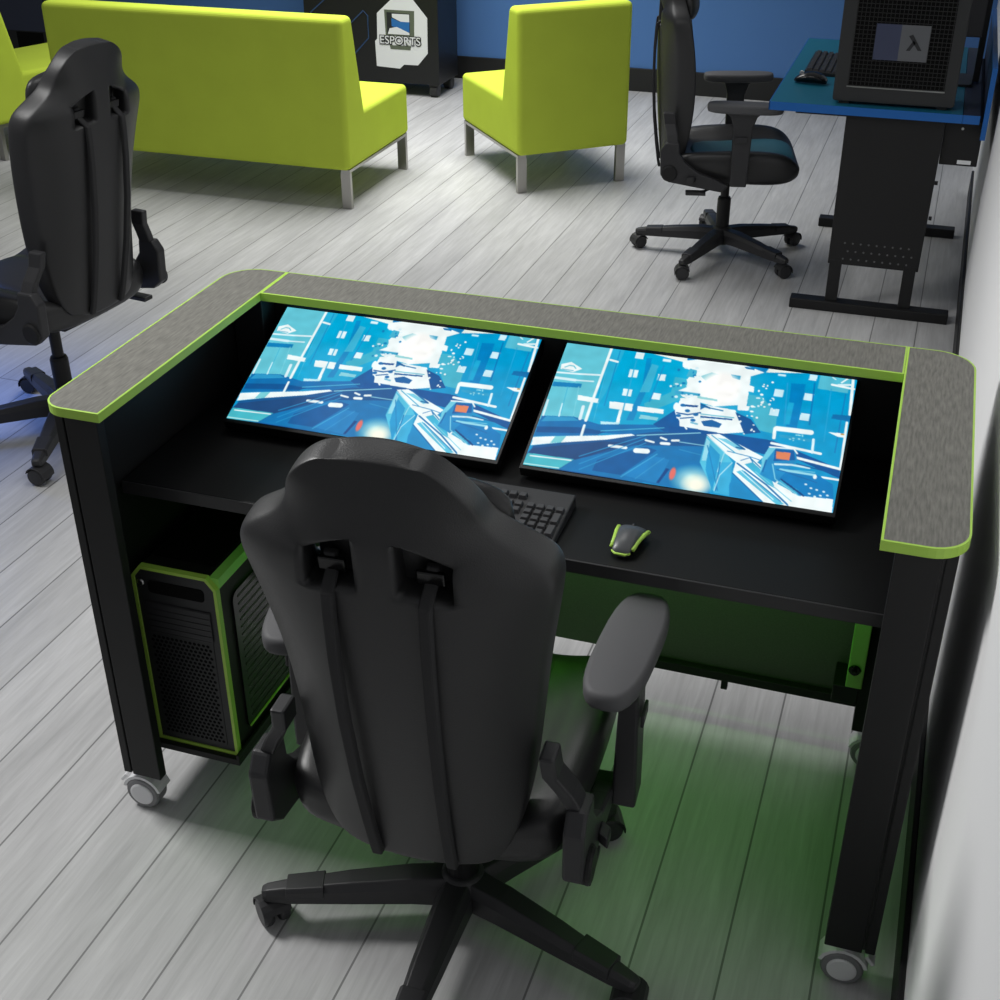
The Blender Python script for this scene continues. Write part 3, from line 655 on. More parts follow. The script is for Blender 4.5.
mon = thing('monitor', 'left tilted screen of the desk, with a blue game scene, partly behind the chair', 'monitor', (-.367,.5735,.8655), 0, 'tilted game screens in the desk')
mon.rotation_euler = (tilt, 0, 0)
bm = new(); prism(bm, rrect(-SW/2-.006, SW/2+.006, -SH/2-.009, SH/2+.003, .002, 2), -.024, -.0006)
obj('housing', bm, BEZEL, mon, bevel=.0015)
dso = bpy.data.objects.new('display', screen_mesh()); C.objects.link(dso); dso.parent = mon; dso.location.z = .0006
bm = new(); box(bm, -.06, .06, .02, .10, -.05, -.0235); obj('mount_plate', bm, BLACK, mon)
bm = new(); vs = box(bm, -.045, .045, -.012, .012, -.10, .02)
xf(vs, Matrix.Translation((0,.06,-.03)) @ Matrix.Rotation(-tilt,4,'X')); obj('mount_arm', bm, BLACK, mon)
mon2 = dup(mon, (.2875,.5735,.8655), 0, 'right tilted screen of the desk, lit with a blue game scene, above the mouse')
mon2.rotation_euler = (tilt,0,0)

# ------------------------------------------------------------ keyboard and mouse on the shelf
kb = thing('keyboard', 'black full-size keyboard on the desk shelf, half hidden behind the chair', 'keyboard', (-.105,.2555,TZ), 0)
KW, KD = .445, .165
bm = new()
prof = [(-KD/2,0),(KD/2,0),(KD/2,.026),(-KD/2+.012,.014),(-KD/2,.008)]
prism(bm, prof, -KW/2, KW/2, 'x'); obj('case', bm, KEYCASE, kb, bevel=.003)
def ktop(y): return .014+.012*(y+KD/2-.012)/(KD-.012)
pitch = .019
def key(x, y, w=1, d=1):
    bm = new(); z = ktop(y); hx, hy = w*pitch/2-.0012, d*pitch/2-.0012
    loft(bm, [[(x-hx,y-hy,z-.001),(x+hx,y-hy,z-.001),(x+hx,y+hy,z-.001),(x-hx,y+hy,z-.001)],
              [(x-hx+.0022,y-hy+.0016,z+.0075),(x+hx-.0022,y-hy+.0016,z+.0075),(x+hx-.0022,y+hy-.0024,z+.0075),(x-hx+.0022,y+hy-.0024,z+.0075)]])
    obj('key', bm, KEY, kb, bevel=.0008)
x0 = -KW/2+.012; yb = -KD/2+.026
rows = [[1.25,1.25,1.25,6.25,1.25,1.25,1.25,1.25],[2.25]+[1]*10+[2.75],[1.75]+[1]*11+[2.25],[1.5]+[1]*12+[1.5],[1]*13+[2]]
for r, ws in enumerate(rows):
    x = x0
    for w in ws: key(x+w*pitch/2, yb+r*pitch, w); x += w*pitch
for k in range(13): key(x0+(k+.5)*pitch*1.15, yb+5.5*pitch)
nx = x0+15.3*pitch
for k in range(3):
    key(nx+(k+.5)*pitch, yb); key(nx+(k+.5)*pitch, yb+3*pitch); key(nx+(k+.5)*pitch, yb+4*pitch)
    key(nx+(k+.5)*pitch, yb+5.5*pitch)
key(nx+1.5*pitch, yb+pitch)
px = nx+3.25*pitch
key(px+pitch, yb, 2); key(px+2.5*pitch, yb)
for r in (1,2,3):
    for k in range(3): key(px+(k+.5)*pitch, yb+r*pitch)
for k in range(4): key(px+(k+.5)*pitch, yb+4*pitch)
key(px+3.5*pitch, yb+.5*pitch, 1, 2); key(px+3.5*pitch, yb+2.5*pitch, 1, 2)

ms = thing('computer_mouse', 'dark grey gaming mouse with lime side stripes, right of the keyboard', 'mouse', (.243,.236,TZ), math.radians(-4)); ms.scale = (.82,.82,.85)
def ring(y, w, h, z0=.001, n=16):
    return [(w*math.cos(a)*(1 if math.sin(a) > -.2 else .96), y, z0+max(0, h*(math.sin(a)*.5+.5)**.8)) for a in [2*PI*k/n for k in range(n)]]
bm = new(); loft(bm, [ring(-.060,.017,.010),ring(-.056,.0215,.022),ring(-.03,.0245,.034),ring(0,.027,.038),ring(.025,.031,.034),ring(.045,.033,.024),ring(.055,.026,.014)])
obj('shell', bm, MOUSEG, ms, smooth=True, subsurf=1)
for s in (-1,1):
    bm = new(); tube(bm, [(s*.0235,-.045,.017),(s*.0262,-.015,.021),(s*.031,.015,.022),(s*.0345,.042,.016)], .0055, 8, flat=.8)
    o = obj('side_stripe', bm, LIME, ms, smooth=True); o['label'] = 'lime side stripe'
bm = new(); tube(bm, [(-.0205,-.052,.012),(-.012,-.0605,.011),(.012,-.0605,.011),(.0205,-.052,.012)], .0028, 8); o = obj('rear_trim', bm, LIME, ms, smooth=True); o['label'] = 'lime rear trim'
bm = new(); lathe(bm, [(.007,-.0035),(.009,-.002),(.009,.002),(.007,.0035)], Matrix.Translation((0,.036,.023)) @ Matrix.Rotation(PI/2,4,'Y'), 18); obj('scroll_wheel', bm, PLASTIC, ms)

# ------------------------------------------------------------ PC tower under the desk
pc = thing('computer_tower', 'black PC tower with lime front frame, on the shelf under the left of the desk', 'computer', (-.6555,.118,LZ+.034))
PW, PD, PH = .194, .43, .455
def fr(x0,x1,z0,z1,c): return [(x0,z0),(x1,z0),(x1,z1-c),(x1-c*.8,z1),(x0+c*.8,z1),(x0,z1-c)]
bm = new(); prism(bm, fr(-PW/2+.004,PW/2-.004,.0,PH-.004,.02), .012, PD, 'y'); obj('case_body', bm, mat('green_lit_black_case', rgb(20,21,20), .5, spec=.3), pc, bevel=.002)
outer = fr(-PW/2,PW/2,0,PH,.026); innr = inset(outer, .007)
bm = new(); n = len(outer)
for ya, yb2 in ((.0,.014),):
    A = [bm.verts.new((x,ya,z)) for x,z in outer]; B = [bm.verts.new((x,yb2,z)) for x,z in outer]
    A2 = [bm.verts.new((x,ya,z)) for x,z in innr]; B2 = [bm.verts.new((x,yb2,z)) for x,z in innr]
    for i in range(n):
        j = (i+1)%n
        bm.faces.new((A[i],A[j],A2[j],A2[i])); bm.faces.new((A[i],A[j],B[j],B[i])); bm.faces.new((A2[i],A2[j],B2[j],B2[i])); bm.faces.new((B[i],B[j],B2[j],B2[i]))
o = obj('front_frame', bm, LIME, pc); o['label'] = 'lime front frame'
bm = new(); prism(bm, inset(outer,.0072), .003, .02, 'y'); fp = obj('front_panel', bm, CASEG, pc)
bm = new(); prism(bm, rrect(-.062,.066,PH-.062,PH-.032,.008), .0015, .004, 'y'); obj('handle_slot', bm, MESH, fp)
bm = new(); box(bm, -.075,.075,.0,.004,PH-.158,PH-.085)
for k in range(5): box(bm, -.075,.075,-.0012,.0,PH-.155+k*.0145,PH-.155+k*.0145+.010)
obj('drive_bays', bm, PLASTIC, fp)
bm = new(); box(bm, -.078,.072,.0016,.005,.022,.295); gr = obj('mesh_grille', bm, CASEG, fp)
bm = new()
for r in range(26):
    for c in range(14):
        x = -.071+c*.0104+(r%2)*.0052; z = .03+r*.0101
        if x > .068: continue
        ps = [(x+.0041*math.cos(a), z+.0041*math.sin(a)) for a in [PI/6+PI/3*k for k in range(6)]]
        vs = [bm.verts.new((px_,.0011,pz_)) for px_,pz_ in ps]; bm.faces.new(vs)
hl = obj('grille_holes', bm, MESH, fp); hl['kind'] = 'stuff'
bm = new(); lathe(bm, [(.007,0),(.008,.002),(.006,.004)], Matrix.Translation((-.078,.003,PH-.04)) @ Matrix.Rotation(PI/2,4,'X'), 16); obj('power_button', bm, SATIN, fp)
bm = new(); vs = prism(bm, [(.012,PH-.027),(.17,PH-.027),(.19,PH-.004),(.012,PH-.004)], PW/2-.02, PW/2+.0012, 'x'); o = obj('corner_trim', bm, LIME_PAINT, pc); o['label'] = 'bright green corner trim'
bm = new(); prism(bm, rrect(.055,.40,.03,PH-.07,.02), PW/2-.004, PW/2+.001, 'x'); sg = obj('side_window', bm, GLASS_D, pc)
bm = new()
for k in range(17): vs = box(bm, PW/2+.001, PW/2+.0022, .075, .39, .055+k*.0195, .055+k*.0195+.004)
obj('window_ribs', bm, mat('window_rib_grey', rgb(40,44,36), .4), sg)
bm = new(); vs = box(bm, PW/2+.001, PW/2+.0035, .06, .395, .035, .039); o = obj('green_line', bm, LIME, sg)
bm = new(); box(bm, -.07,.07,.05,.40,PH-.0041,PH-.001); obj('top_vent', bm, MESH, pc)

# ------------------------------------------------------------ gaming chairs
def make_chair(label):
    t = thing('gaming_chair', label, 'chair', (0,0,0), 0, 'black racing-style gaming chairs')
    # --- star base
    bm = new()
    lathe(bm, [(.034,.055),(.05,.065),(.052,.115),(.040,.13),(.034,.135)], None, 24)
    for k in range(5):
        A = Matrix.Rotation(2*PI*k/5,4,'Z')
        rings = []
        for r, w, h, z in ((.02,.036,.030,.098),(.10,.034,.028,.100),(.22,.029,.024,.092),(.345,.021,.018,.080),(.385,.017,.013,.077),(.395,.012,.009,.077)):
            rings.append([(r,-w,z-h),(r,w,z-h),(r,w*.96,z+h*.35),(r,w*.62,z+h),(r,-w*.62,z+h),(r,-w*.96,z+h*.35)])
        xf(loft(bm, rings), A)
    base = obj('base', bm, PLASTIC, t, bevel=.003)
    for k in range(5):
        A = Matrix.Rotation(2*PI*k/5,4,'Z')
        bm = new()
        vs = loft(bm, [[(r,-w,z-.02),(r,w,z-.02),(r,w,z),(r,w*.8,z+.007),(r,-w*.8,z+.007),(r,-w,z)] for r,w,z in ((.27,.0275,.103),(.345,.0245,.096))])
        xf(vs, A); fpad = obj('foot_pad', bm, PLASTIC, base, bevel=.002)
        # twin-wheel caster
        bm = new(); cm = A @ Matrix.Translation((.378,0,.03)) @ Matrix.Rotation(math.radians([70,20,-30,40,-60][k]),4,'Z')
        for s in (-1,1):
            xf(lathe(bm, [(.014,-.011),(.026,-.011),(.030,-.006),(.030,.006),(.026,.011),(.012,.013)], None, 24), cm @ Matrix.Translation((0,s*.017,0)) @ Matrix.Rotation(PI/2,4,'X'))
        rings = []
        for j in range(9):
            a = math.radians(-10+170*j/8)
            rings.append([(.0345*math.cos(a),-.029,.0345*math.sin(a)),(.0345*math.cos(a),.029,.0345*math.sin(a)),(.031*math.cos(a),.029,.031*math.sin(a)),(.031*math.cos(a),-.029,.031*math.sin(a))])
        xf(loft(bm, rings), cm)
        xf(lathe(bm, [(.012,.02),(.012,.05)], None, 12), A @ Matrix.Translation((.378,0,.03)))
        obj('caster', bm, PLASTIC, base, bevel=.0015)
    bm = new(); lathe(bm, [(.030,.12),(.030,.26),(.026,.27),(.019,.272),(.019,.385)], None, 24); obj('gas_lift', bm, BLACK, t)
    bm = new(); prism(bm, [(-.10,-.16),(.10,-.16),(.10,.14),(.06,.17),(-.06,.17),(-.10,.14)], .372, .418); lathe(bm, [(.02,0),(.028,.004),(.028,.03),(.02,.034)], Matrix.Translation((0,.165,.378)) @ Matrix.Rotation(-PI/2,4,'X'), 18)
    obj('tilt_mechanism', bm, BLACK, t, bevel=.004)
    bm = new(); tube(bm, [(.09,-.04,.388),(.20,-.06,.384),(.245,-.085,.375),(.26,-.11,.368)], .006, 8)
    vs = box(bm, .245,.285,-.185,-.10,.356,.370); obj('height_lever', bm, PLASTIC, t, bevel=.003)
    # --- seat
    def sring(y, w, zb, zt, dip, bol):
        return [(x, y, z) for x, z in ((-w*.80,zb),(w*.80,zb),(w,zb+.035),(w*1.03,zt+bol*.45),(w*.93,zt+bol),(w*.74,zt+bol*.75),(w*.58,zt-dip*.4),(w*.28,zt-dip),(-w*.28,zt-dip),(-w*.58,zt-dip*.4),(-w*.74,zt+bol*.75),(-w*.93,zt+bol),(-w*1.03,zt+bol*.45),(-w,zb+.035))]
    bm = new(); loft(bm, [sring(-.235,.215,.405,.475,.0,.015), sring(-.20,.24,.395,.492,.01,.035), sring(-.05,.258,.378,.494,.014,.045), sring(.12,.262,.372,.502,.012,.042), sring(.235,.258,.376,.504,.006,.026), sring(.285,.235,.402,.470,0,.006), sring(.297,.20,.42,.452,0,0)])
    st = obj('seat', bm, LEATHER2, t, smooth=True, subsurf=2)
    bm = new(); P1 = lambda y, z: [(-.125,y,z-.02),(.125,y,z-.02),(.14,y,z-.004),(.12,y,z+.006),(-.12,y,z+.006),(-.14,y,z-.004)]
    loft(bm, [P1(-.18,.486), P1(-.04,.484), P1(.12,.498), P1(.21,.503), P1(.262,.486), P1(.285,.466)])
    obj('seat_panel', bm, LEATHER2, st, smooth=True, subsurf=1)
    # --- armrests
    for s in (-1,1):
        bm = new()
        loft(bm, [[(s*(.305-a),.03-b,z),(s*(.305+a),.03-b,z),(s*(.305+a),.03+b,z),(s*(.305-a),.03+b,z)] for a,b,z in ((.022,.034,.375),(.021,.036,.45),(.019,.038,.54),(.017,.040,.62),(.02,.055,.665),(.025,.07,.68))])
        loft(bm, [[(s*x,.03-w,z-.012),(s*x,.03+w,z-.012),(s*x,.03+w,z+.012),(s*x,.03-w,z+.012)] for x,w,z in ((.08,.03,.385),(.26,.032,.385),(.318,.030,.390))])
        am = obj('armrest', bm, PLASTIC, t, bevel=.005)
        # rounded pad, toed in a little
        pol = [(x*.047*(1 if y < 0 else .94), y) for x, y in []]
        pr_ = []
        for k in range(28):
            a = 2*PI*k/28; cx_, sy_ = math.cos(a), math.sin(a)
            pr_.append((math.copysign(abs(cx_)**.62,cx_)*.053, math.copysign(abs(sy_)**.72,sy_)*.156))
        bm = new(); rings = [[(x*f, y*g, z) for x,y in pr_] for f,g,z in ((.80,.9,.678),(.96,.98,.682),(1,1,.690),(1,1,.703),(.95,.985,.711),(.8,.93,.714))]
        vs = loft(bm, rings); xf(vs, Matrix.Translation((s*.292,.035,0)) @ Matrix.Rotation(-s*math.radians(5),4,'Z'))
        pd = obj('arm_pad', bm, ARMPAD, am, smooth=True)
        bm = new(); box(bm, s*.329-.003, s*.329+.003, .0,.05,.56,.585); obj('adjust_button', bm, PLASTIC, am, bevel=.002)
        # recliner side cover
        pol = [(-.262,.44),(-.225,.41),(.0,.372),(.03,.40),(-.03,.428),(-.10,.452),(-.155,.49),(-.185,.53),(-.19,.575),(-.245,.578),(-.268,.545)]
        bm = new(); prism(bm, pol, min(s*.250,s*.286), max(s*.250,s*.286), 'x'); cv = obj('recliner_cover', bm, PLASTIC, t, bevel=.006, seg=2)
        bm = new(); loft(bm, [[(s*x,y-.024,z),(s*(x+.026),y-.024,z),(s*(x+.026),y+.024,z),(s*x,y+.024,z)] for x,y,z in ((.252,-.216,.565),(.235,-.222,.605),(.212,-.232,.645),(.208,-.240,.69))])
        obj('upper_bracket', bm, PLASTIC, cv, bevel=.005)
        bm = new(); lathe(bm, [(.03,0),(.034,.003),(.034,.008),(.028,.012)], Matrix.Translation((s*.284,-.225,.45)) @ Matrix.Rotation(s*PI/2,4,'Y'), 24); obj('pivot_cap', bm, BLACK, cv)
        bm = new(); loft(bm, [[(s*x,y-.012,z-.012*k_),(s*x,y+.02,z-.012*k_),(s*x,y+.02,z+.012*k_),(s*x,y-.012,z+.012*k_)] for x,y,z,k_ in ((.286,-.13,.43,1),(.305,-.14,.425,1))])
        obj('recline_lever', bm, PLASTIC, cv, bevel=.004) if s > 0 else bm.free()
    # --- backrest with two harness openings (own origin at its foot)
    HT = .836
    def halfw(v):
        K = [(0,.105),(.03,.140),(.075,.170),(.15,.187),(.28,.197),(.40,.208),(.50,.223),(.57,.234),(.62,.240),(.650,.236),(.668,.224),(.684,.200),(.702,.170),(.722,.149),(.745,.139),(.765,.134),(.785,.125),(.803,.112),(.818,.095),(.828,.076),(HT,.052)]
        for (a,b),(c,d) in zip(K[:-1],K[1:]):
            if v <= c: 
                f = (v-a)/(c-a); return b+(d-b)*f
        return K[-1][1]
    V0, V1 = .628, .702
    vs_ = [0,.02,.06,.13,.22,.32,.42,.50,.57,V0-.02,V0,.655,.678,V1,V1+.02,.742,.765,.787,.806,.821,.830,HT]
    def cols(v):
        w = halfw(v); c1 = min(.030,.30*w); c2 = min(.108,.66*w); 
        return [-w,-(w*.9+c2*.1),-(c2+w)/2,-c2-.0 ,-(c1+c2)/2,-c1,0,c1,(c1+c2)/2,c2,(c2+w)/2,(w*.9+c2*.1),w]
    def depth(u, v, front):
        w = halfw(v); f = abs(u)/max(w,.01)
        wing = .075*max(0,math.sin(PI*min(1,max(0,(v-.05)/.74))))**.8
        head = .034*max(0,(v-.68)/.15)**1.3
        y = wing*f**2.6 + .022*(abs(u)/max(w,.14))**4 + .02*math.sin(PI*v/HT)*-1 + head*.6
        th = .080+.012*math.sin(PI*min(1,v/.7)) - .024*min(1,max(0,(v-.66)/.10))
        return y + (th*(1-.18*f**2) if front else 0)
    bm = new(); cl = bm.edges.layers.float.new('crease_edge')
    G = {}
    for fi in (0,1):
        for r, v in enumerate(vs_):
            for c, u in enumerate(cols(v)):
                vv = v
                if v == V1: vv = v + (.018 if c in (5,7) else (.004 if c in (4,8) else (-.022 if c in (3,9) else 0)))
                if v == V1+.022: vv = v + (.012 if c in (5,7) else (0 if c in (4,8) else (-.016 if c in (3,9) else 0)))
                if v == V0: vv = v + (-.012 if c in (3,9) else 0)
                # bottom and top edges round off
                if r == 0: vv = .03*(abs(u)/halfw(v))**2
                if r == len(vs_)-1: vv = HT-.008*(abs(u)/halfw(v))**2.5
                G[fi,r,c] = bm.verts.new((u, depth(u,v,fi), vv))
    NR, NC = len(vs_), 13; h0, h1 = vs_.index(V0), vs_.index(V1)
    hole = lambda r, c: h0 <= r < h1 and c in (3,4,7,8)
    for fi in (0,1):
        for r in range(NR-1):
            for c in range(NC-1):
                if hole(r,c): continue
                bm.faces.new((G[fi,r,c],G[fi,r,c+1],G[fi,r+1,c+1],G[fi,r+1,c]))
    loop = [(0,c) for c in range(NC)]+[(r,NC-1) for r in range(1,NR)]+[(NR-1,c) for c in range(NC-2,-1,-1)]+[(r,0) for r in range(NR-2,0,-1)]
    for i in range(len(loop)):
        a, b = loop[i], loop[(i+1)%len(loop)]
        bm.faces.new((G[0,a[0],a[1]],G[0,b[0],b[1]],G[1,b[0],b[1]],G[1,a[0],a[1]]))
    for c0 in (3,7):
        lp = [(h0,c0),(h0,c0+1)]+[(r,c0+2) for r in range(h0,h1+1)]+[(h1,c0+1)]+[(r,c0) for r in range(h1,h0,-1)]
        corner = [(h0,c0),(h0,c0+2),(h1,c0+2),(h1,c0)]
        for i in range(len(lp)):
            a, b = lp[i], lp[(i+1)%len(lp)]
            bm.faces.new((G[0,a[0],a[1]],G[0,b[0],b[1]],G[1,b[0],b[1]],G[1,a[0],a[1]]))
            e = bm.edges.get((G[0,a[0],a[1]],G[0,b[0],b[1]])); e[cl] = .85
            if a in corner: bm.edges.get((G[0,a[0],a[1]],G[1,a[0],a[1]]))[cl] = .8
    for v in [v for v in bm.verts if not v.link_faces]: bm.verts.remove(v)
    bk = obj('backrest', bm, LEATHER, t, smooth=True, subsurf=2)
    bk.location = (0,-.248,.398)
    for s in (-1,1):      # harness webbing down the back
        bm = new(); rings = []
        for v, du in ((V0+.04,.004),(V0+.016,.002),(V0-.004,.0),(.58,0),(.50,-.0),(.38,-.001),(.24,-.003),(.12,-.005),(.05,-.006),(.02,-.006)):
            x = s*(.071+du); y = depth(x, v, 0)-.001 - (.016*math.sin(PI*v/V0)**.7 if v < V0-.001 else -.035*(v > V0))
            w = .0108
            rings.append([(x-w,y+.004,v),(x-w*.8,y-.008,v),(x+w*.8,y-.008,v),(x+w,y+.004,v)])
        loft(bm, rings); sp = obj('harness_strap', bm, STRAP, bk, bevel=.003)
        bm = new(); x = s*.072; vs = box(bm, x-.021,x+.021,.012,.020,V0+.01,V0+.034); obj('strap_buckle', bm, GLOSS, sp, bevel=.003)
    # front padding and pillows
    def pillow(name, zc, hw, hh, th, y0, m):
        bm = new(); rings = []
        for k in range(9):
            x = -hw + 2*hw*k/8; f = (1-abs(2*k/8-1)**3.2)**.5 if 0 < k < 8 else .25
            rings.append([(x, y0+th*.5+th*.62*f*math.cos(a), zc+hh*(.55+.45*f)*math.sin(a)) for a in [2*PI*j/12 for j in range(12)]])
        loft(bm, rings); return obj(name, bm, m, bk, smooth=True, subsurf=1)
    pillow('neck_pillow', .690, .168, .062, .07, .080, LEATHER2)
    bm = new(); rings = []
    for v in (.06,.12,.25,.40,.50,.60,.68,.735,.75):
        w = .125; rings.append([(-w,depth(w,v,1)-.03,v),(-w*.9,depth(0,v,1)+.022,v),(0,depth(0,v,1)+.026,v),(w*.9,depth(0,v,1)+.022,v),(w,depth(w,v,1)-.03,v),(0,depth(0,v,1)-.048,v)])
    loft(bm, rings); obj('back_panel', bm, LEATHER2, bk, smooth=True, subsurf=1)
    return t
def pose(t, recline, base_rot):
    for ch in t.children:
        n = ch.name.split('.')[0]
        if n == 'backrest': ch.rotation_euler.x = math.radians(recline)
        if n == 'base': ch.rotation_euler.z = math.radians(base_rot)
chair = make_chair('black gaming chair in the foreground, its back to us, pulled up to the lime-edged desk')
chair.location = (.008,-.03,0); chair.rotation_euler.z = math.radians(3); pose(chair, 9, 268)
chL = dup(chair, (-1.99,1.56,0), math.radians(81), 'black gaming chair cut off at the left edge, in front of the long lime sofa')
pose(chL, 10, 209)
for ch in chL.children:
    if ch.name.split('.')[0] not in ('base','gas_lift'): ch.location.z += .075 if ch.name.startswith('backrest') else .05
chR = dup(chair, (-.18,3.985,0), math.radians(-78), 'black gaming chair seen side-on with teal reflected light painted on its panels, at the blue-topped desk')
pose(chR, 3.0, 44)
for ch in chR.children:
    n = ch.name.split('.')[0]
    if n == 'backrest': ch.location.y -= .045
    if n == 'recliner_cover': ch.location.y -= .035
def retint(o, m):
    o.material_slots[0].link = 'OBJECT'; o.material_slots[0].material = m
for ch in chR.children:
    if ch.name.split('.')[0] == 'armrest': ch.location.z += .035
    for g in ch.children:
        if g.name.split('.')[0] in ('seat_panel','back_panel'): retint(g, TEAL_REFLECTION); g['label'] = 'black panel tinted teal as reflected light'

# ------------------------------------------------------------ lime seating
def make_seat(name, label, cat, w, loc, rz, group=None, backh=.915, dd=.055):
    t = thing(name, label, cat, loc, rz, group)
    h = w/2; d = .375; zb = .195; e = d+dd
    side = [(-d,zb),(d,zb),(d,.44),(-d+.25,.44),(-d+.155,backh),(-d+.005,backh)]
    # back
    bm = new(); prism(bm, [(-d,zb),(-d+.275,zb),(-d+.235,.455),(-d+.140,backh),(-d+.005,backh)], -h, h, 'x'); obj('backrest', bm, FABRIC, t, smooth=False, bevel=.028, seg=5)
    bm = new(); prism(bm, [(-d+.08,zb),(e,zb),(e,.455),(-d+.08,.455)], -h+.0008, h-.0008, 'x'); obj('seat', bm, FABRIC, t, bevel=.026, seg=5)
    bm = new()
    for x in (-h+.03, h-.03): box(bm, x-.024, x+.024, -d+.02, e-.02, zb-.012, zb+.004)
    box(bm, -h+.05, h-.05, -d+.10, -d+.14, zb-.012, zb+.004); box(bm, -h+.05, h-.05, e-.07, e-.03, zb-.012, zb+.004)
    obj('frame', bm, CHROME, t, bevel=.001)
    for x in (-h+.032, h-.032):
        for y in (-d+.032, e-.032):
            bm = new(); box(bm, x-.026, x+.026, y-.012, y+.012, 0, zb-.011); lg = obj('leg', bm, CHROME, t, bevel=.002); lg['label'] = 'brushed chrome leg'
    return t
sofa = make_seat('sofa', 'long lime green sofa seen from behind, between the left chair and the logo cabinet', 'sofa', 1.66, (-2.885,4.43,0), 0)
def ctr(ax, ay, lx, ly, deg):
    a = math.radians(deg); return (ax-lx*math.cos(a)+ly*math.sin(a), ay-lx*math.sin(a)-ly*math.cos(a), 0)
GRP = 'lime lounge chairs'
arm1 = make_seat('lounge_chair', 'lime green armless lounge chair seen from behind, right of the sofa', 'armchair', .63, ctr(-.90,4.97,.28,-.345,40), math.radians(40), GRP, dd=.085)
arm2 = dup(arm1, ctr(-4.2,4.5,.315,-.12,-20), math.radians(-20), 'lime green lounge chair cut off at the left edge, beyond the sofa end')

# ------------------------------------------------------------ blue desk station on the right
d2 = thing('gaming_desk', 'blue-topped gaming desk with black perforated end panel, against the right wall', 'desk', (0,0,0), 0)
Z2 = .832
bm = new(); prism(bm, [(.045,3.42),(.755,3.42),(.755,4.72),(.045,4.72)], Z2-.03, Z2); dt = obj('desktop', bm, BLUETOP, d2)
bm = new()
box(bm, .042,.756,3.416,3.4198,Z2-.031,Z2+.0004); box(bm, .0415,.0448,3.416,4.724,Z2-.031,Z2+.0004); box(bm, .042,.756,4.7202,4.724,Z2-.031,Z2+.0004)
o = obj('edge_band', bm, BLUEEDGE, dt); o['label'] = 'bright blue edge'
bm = new(); box(bm, .757,.818,3.42,4.72,Z2-.03,Z2); rt_ = obj('rear_strip', bm, NAVY, d2, bevel=.001)
bm = new(); box(bm, .757,.818,3.416,3.4198,Z2-.031,Z2+.0004); obj('edge_band', bm, BLUEEDGE, rt_)
for y in (3.45, 4.55):
    bm = new(); prism(bm, [(.335,Z2-.032),(.70,Z2-.032),(.692,.2),(.338,.2)], y, y+.02, 'y'); ep = obj('end_panel', bm, BLACK, d2, bevel=.002)
    bm = new()
    for r in range(3):
        for k in range(9):
            lathe(bm, [(.004,-.0008),(.004,.0008)], Matrix.Translation((.395+k*.031+(r%2)*.015,y-.0002,.225+r*.033)) @ Matrix.Rotation(PI/2,4,'X'), 10)
    hs = obj('vent_holes', bm, mat('vent_dot_grey', rgb(90,90,92), .5), ep)  # plain light-grey dots mark the perforations
    for x in (.345, .635):
        bm = new(); box(bm, x, x+.048, y-.002, y+.03, .04, .22); obj('leg', bm, BLACK, d2, bevel=.002)
    bm = new(); box(bm, .205,.835,y-.02,y+.045,0,.042); obj('foot_bar', bm, BLACK, d2, bevel=.004)
    for zz in (.42, .56):
        bm = new(); lathe(bm, [(.008,0),(.008,.012)], Matrix.Translation((.697,y+.01,zz)) @ Matrix.Rotation(PI/2,4,'Y'), 12); obj('bolt', bm, BLACK, ep)
bm = new(); box(bm, .14,.70,3.475,4.54,Z2-.05,Z2-.031); obj('under_frame', bm, BLACK, d2)
bm = new(); box(bm, .70,.838,3.47,4.66,.63,Z2-.032); ct = obj('cable_tray', bm, BLACK, d2, bevel=.003)
bm = new(); box(bm, .765,.815,3.4695,3.4705,.637,.652); obj('white_tag', bm, WHITEP, ct)
bm = new(); lathe(bm, [(.005,0),(.005,.002)], Matrix.Translation((.765,3.47,.77)) @ Matrix.Rotation(PI/2,4,'X'), 10); obj('screw', bm, SATIN, ct)
bm = new(); box(bm, .832,.846,3.44,4.70,.76,.99); rp = obj('rear_screen', bm, NAVY, d2)
bm = new(); box(bm, .830,.848,3.415,3.4395,.745,1.005); box(bm, .830,.848,3.4395,4.70,0.9905,1.005); o = obj('edge_band', bm, BLUEEDGE, rp); o['label'] = 'bright blue edge'
# things on the blue desk
pt2 = thing('computer_tower', 'dark PC case with black mesh side and grey badge, on the blue-topped desk', 'computer', (.497,3.455,Z2))
bm = new(); prism(bm, rrect(-.223,.223,.012,.50,.012,3), .0, .205, 'y')
for x in (-.18,.18):
    for y in (.03,.175): box(bm, x-.02,x+.02,y-.015,y+.015,0,.014)
cs = obj('case_body', bm, CASEG, pt2, bevel=.003)
bm = new(); box(bm, -.172,.178,-.0012,.002,.072,.45); sp_ = obj('side_mesh', bm, MESH, pt2)
bm = new()
for k in range(24): box(bm, -.172+k*.0150,-.172+k*.0150+.0025,-.0026,-.0012,.072,.45)
for k in range(25): box(bm, -.172,.178,-.0024,-.0012,.072+k*.0155,.072+k*.0155+.0025)
obj('mesh_wires', bm, mat('mesh_wire', rgb(17,17,18), .4), sp_)
bm = new(); box(bm, -.176,.181,-.003,.001,.066,.0705); obj('mesh_rim', bm, SATIN, sp_)
bm = new(); box(bm, -.095,-.005,-.0055,-.0026,.172,.30); obj('badge', bm, BADGEB, sp_)
bm = new(); box(bm, -.005,.098,-.0055,-.0026,.172,.30); bd = obj('badge', bm, BADGE, sp_)
bm = new()
prism(bm, [(.024,.262),(.038,.268),(.076,.212),(.062,.212)], -.0065, -.0054, 'y'); prism(bm, [(.042,.246),(.052,.240),(.034,.210),(.020,.210)], -.0065, -.0054, 'y')
obj('emblem', bm, LOGODARK, bd)
k2 = thing('keyboard', 'black keyboard on the blue desktop behind the mesh PC case', 'keyboard', (.185,4.12,Z2), math.radians(90))
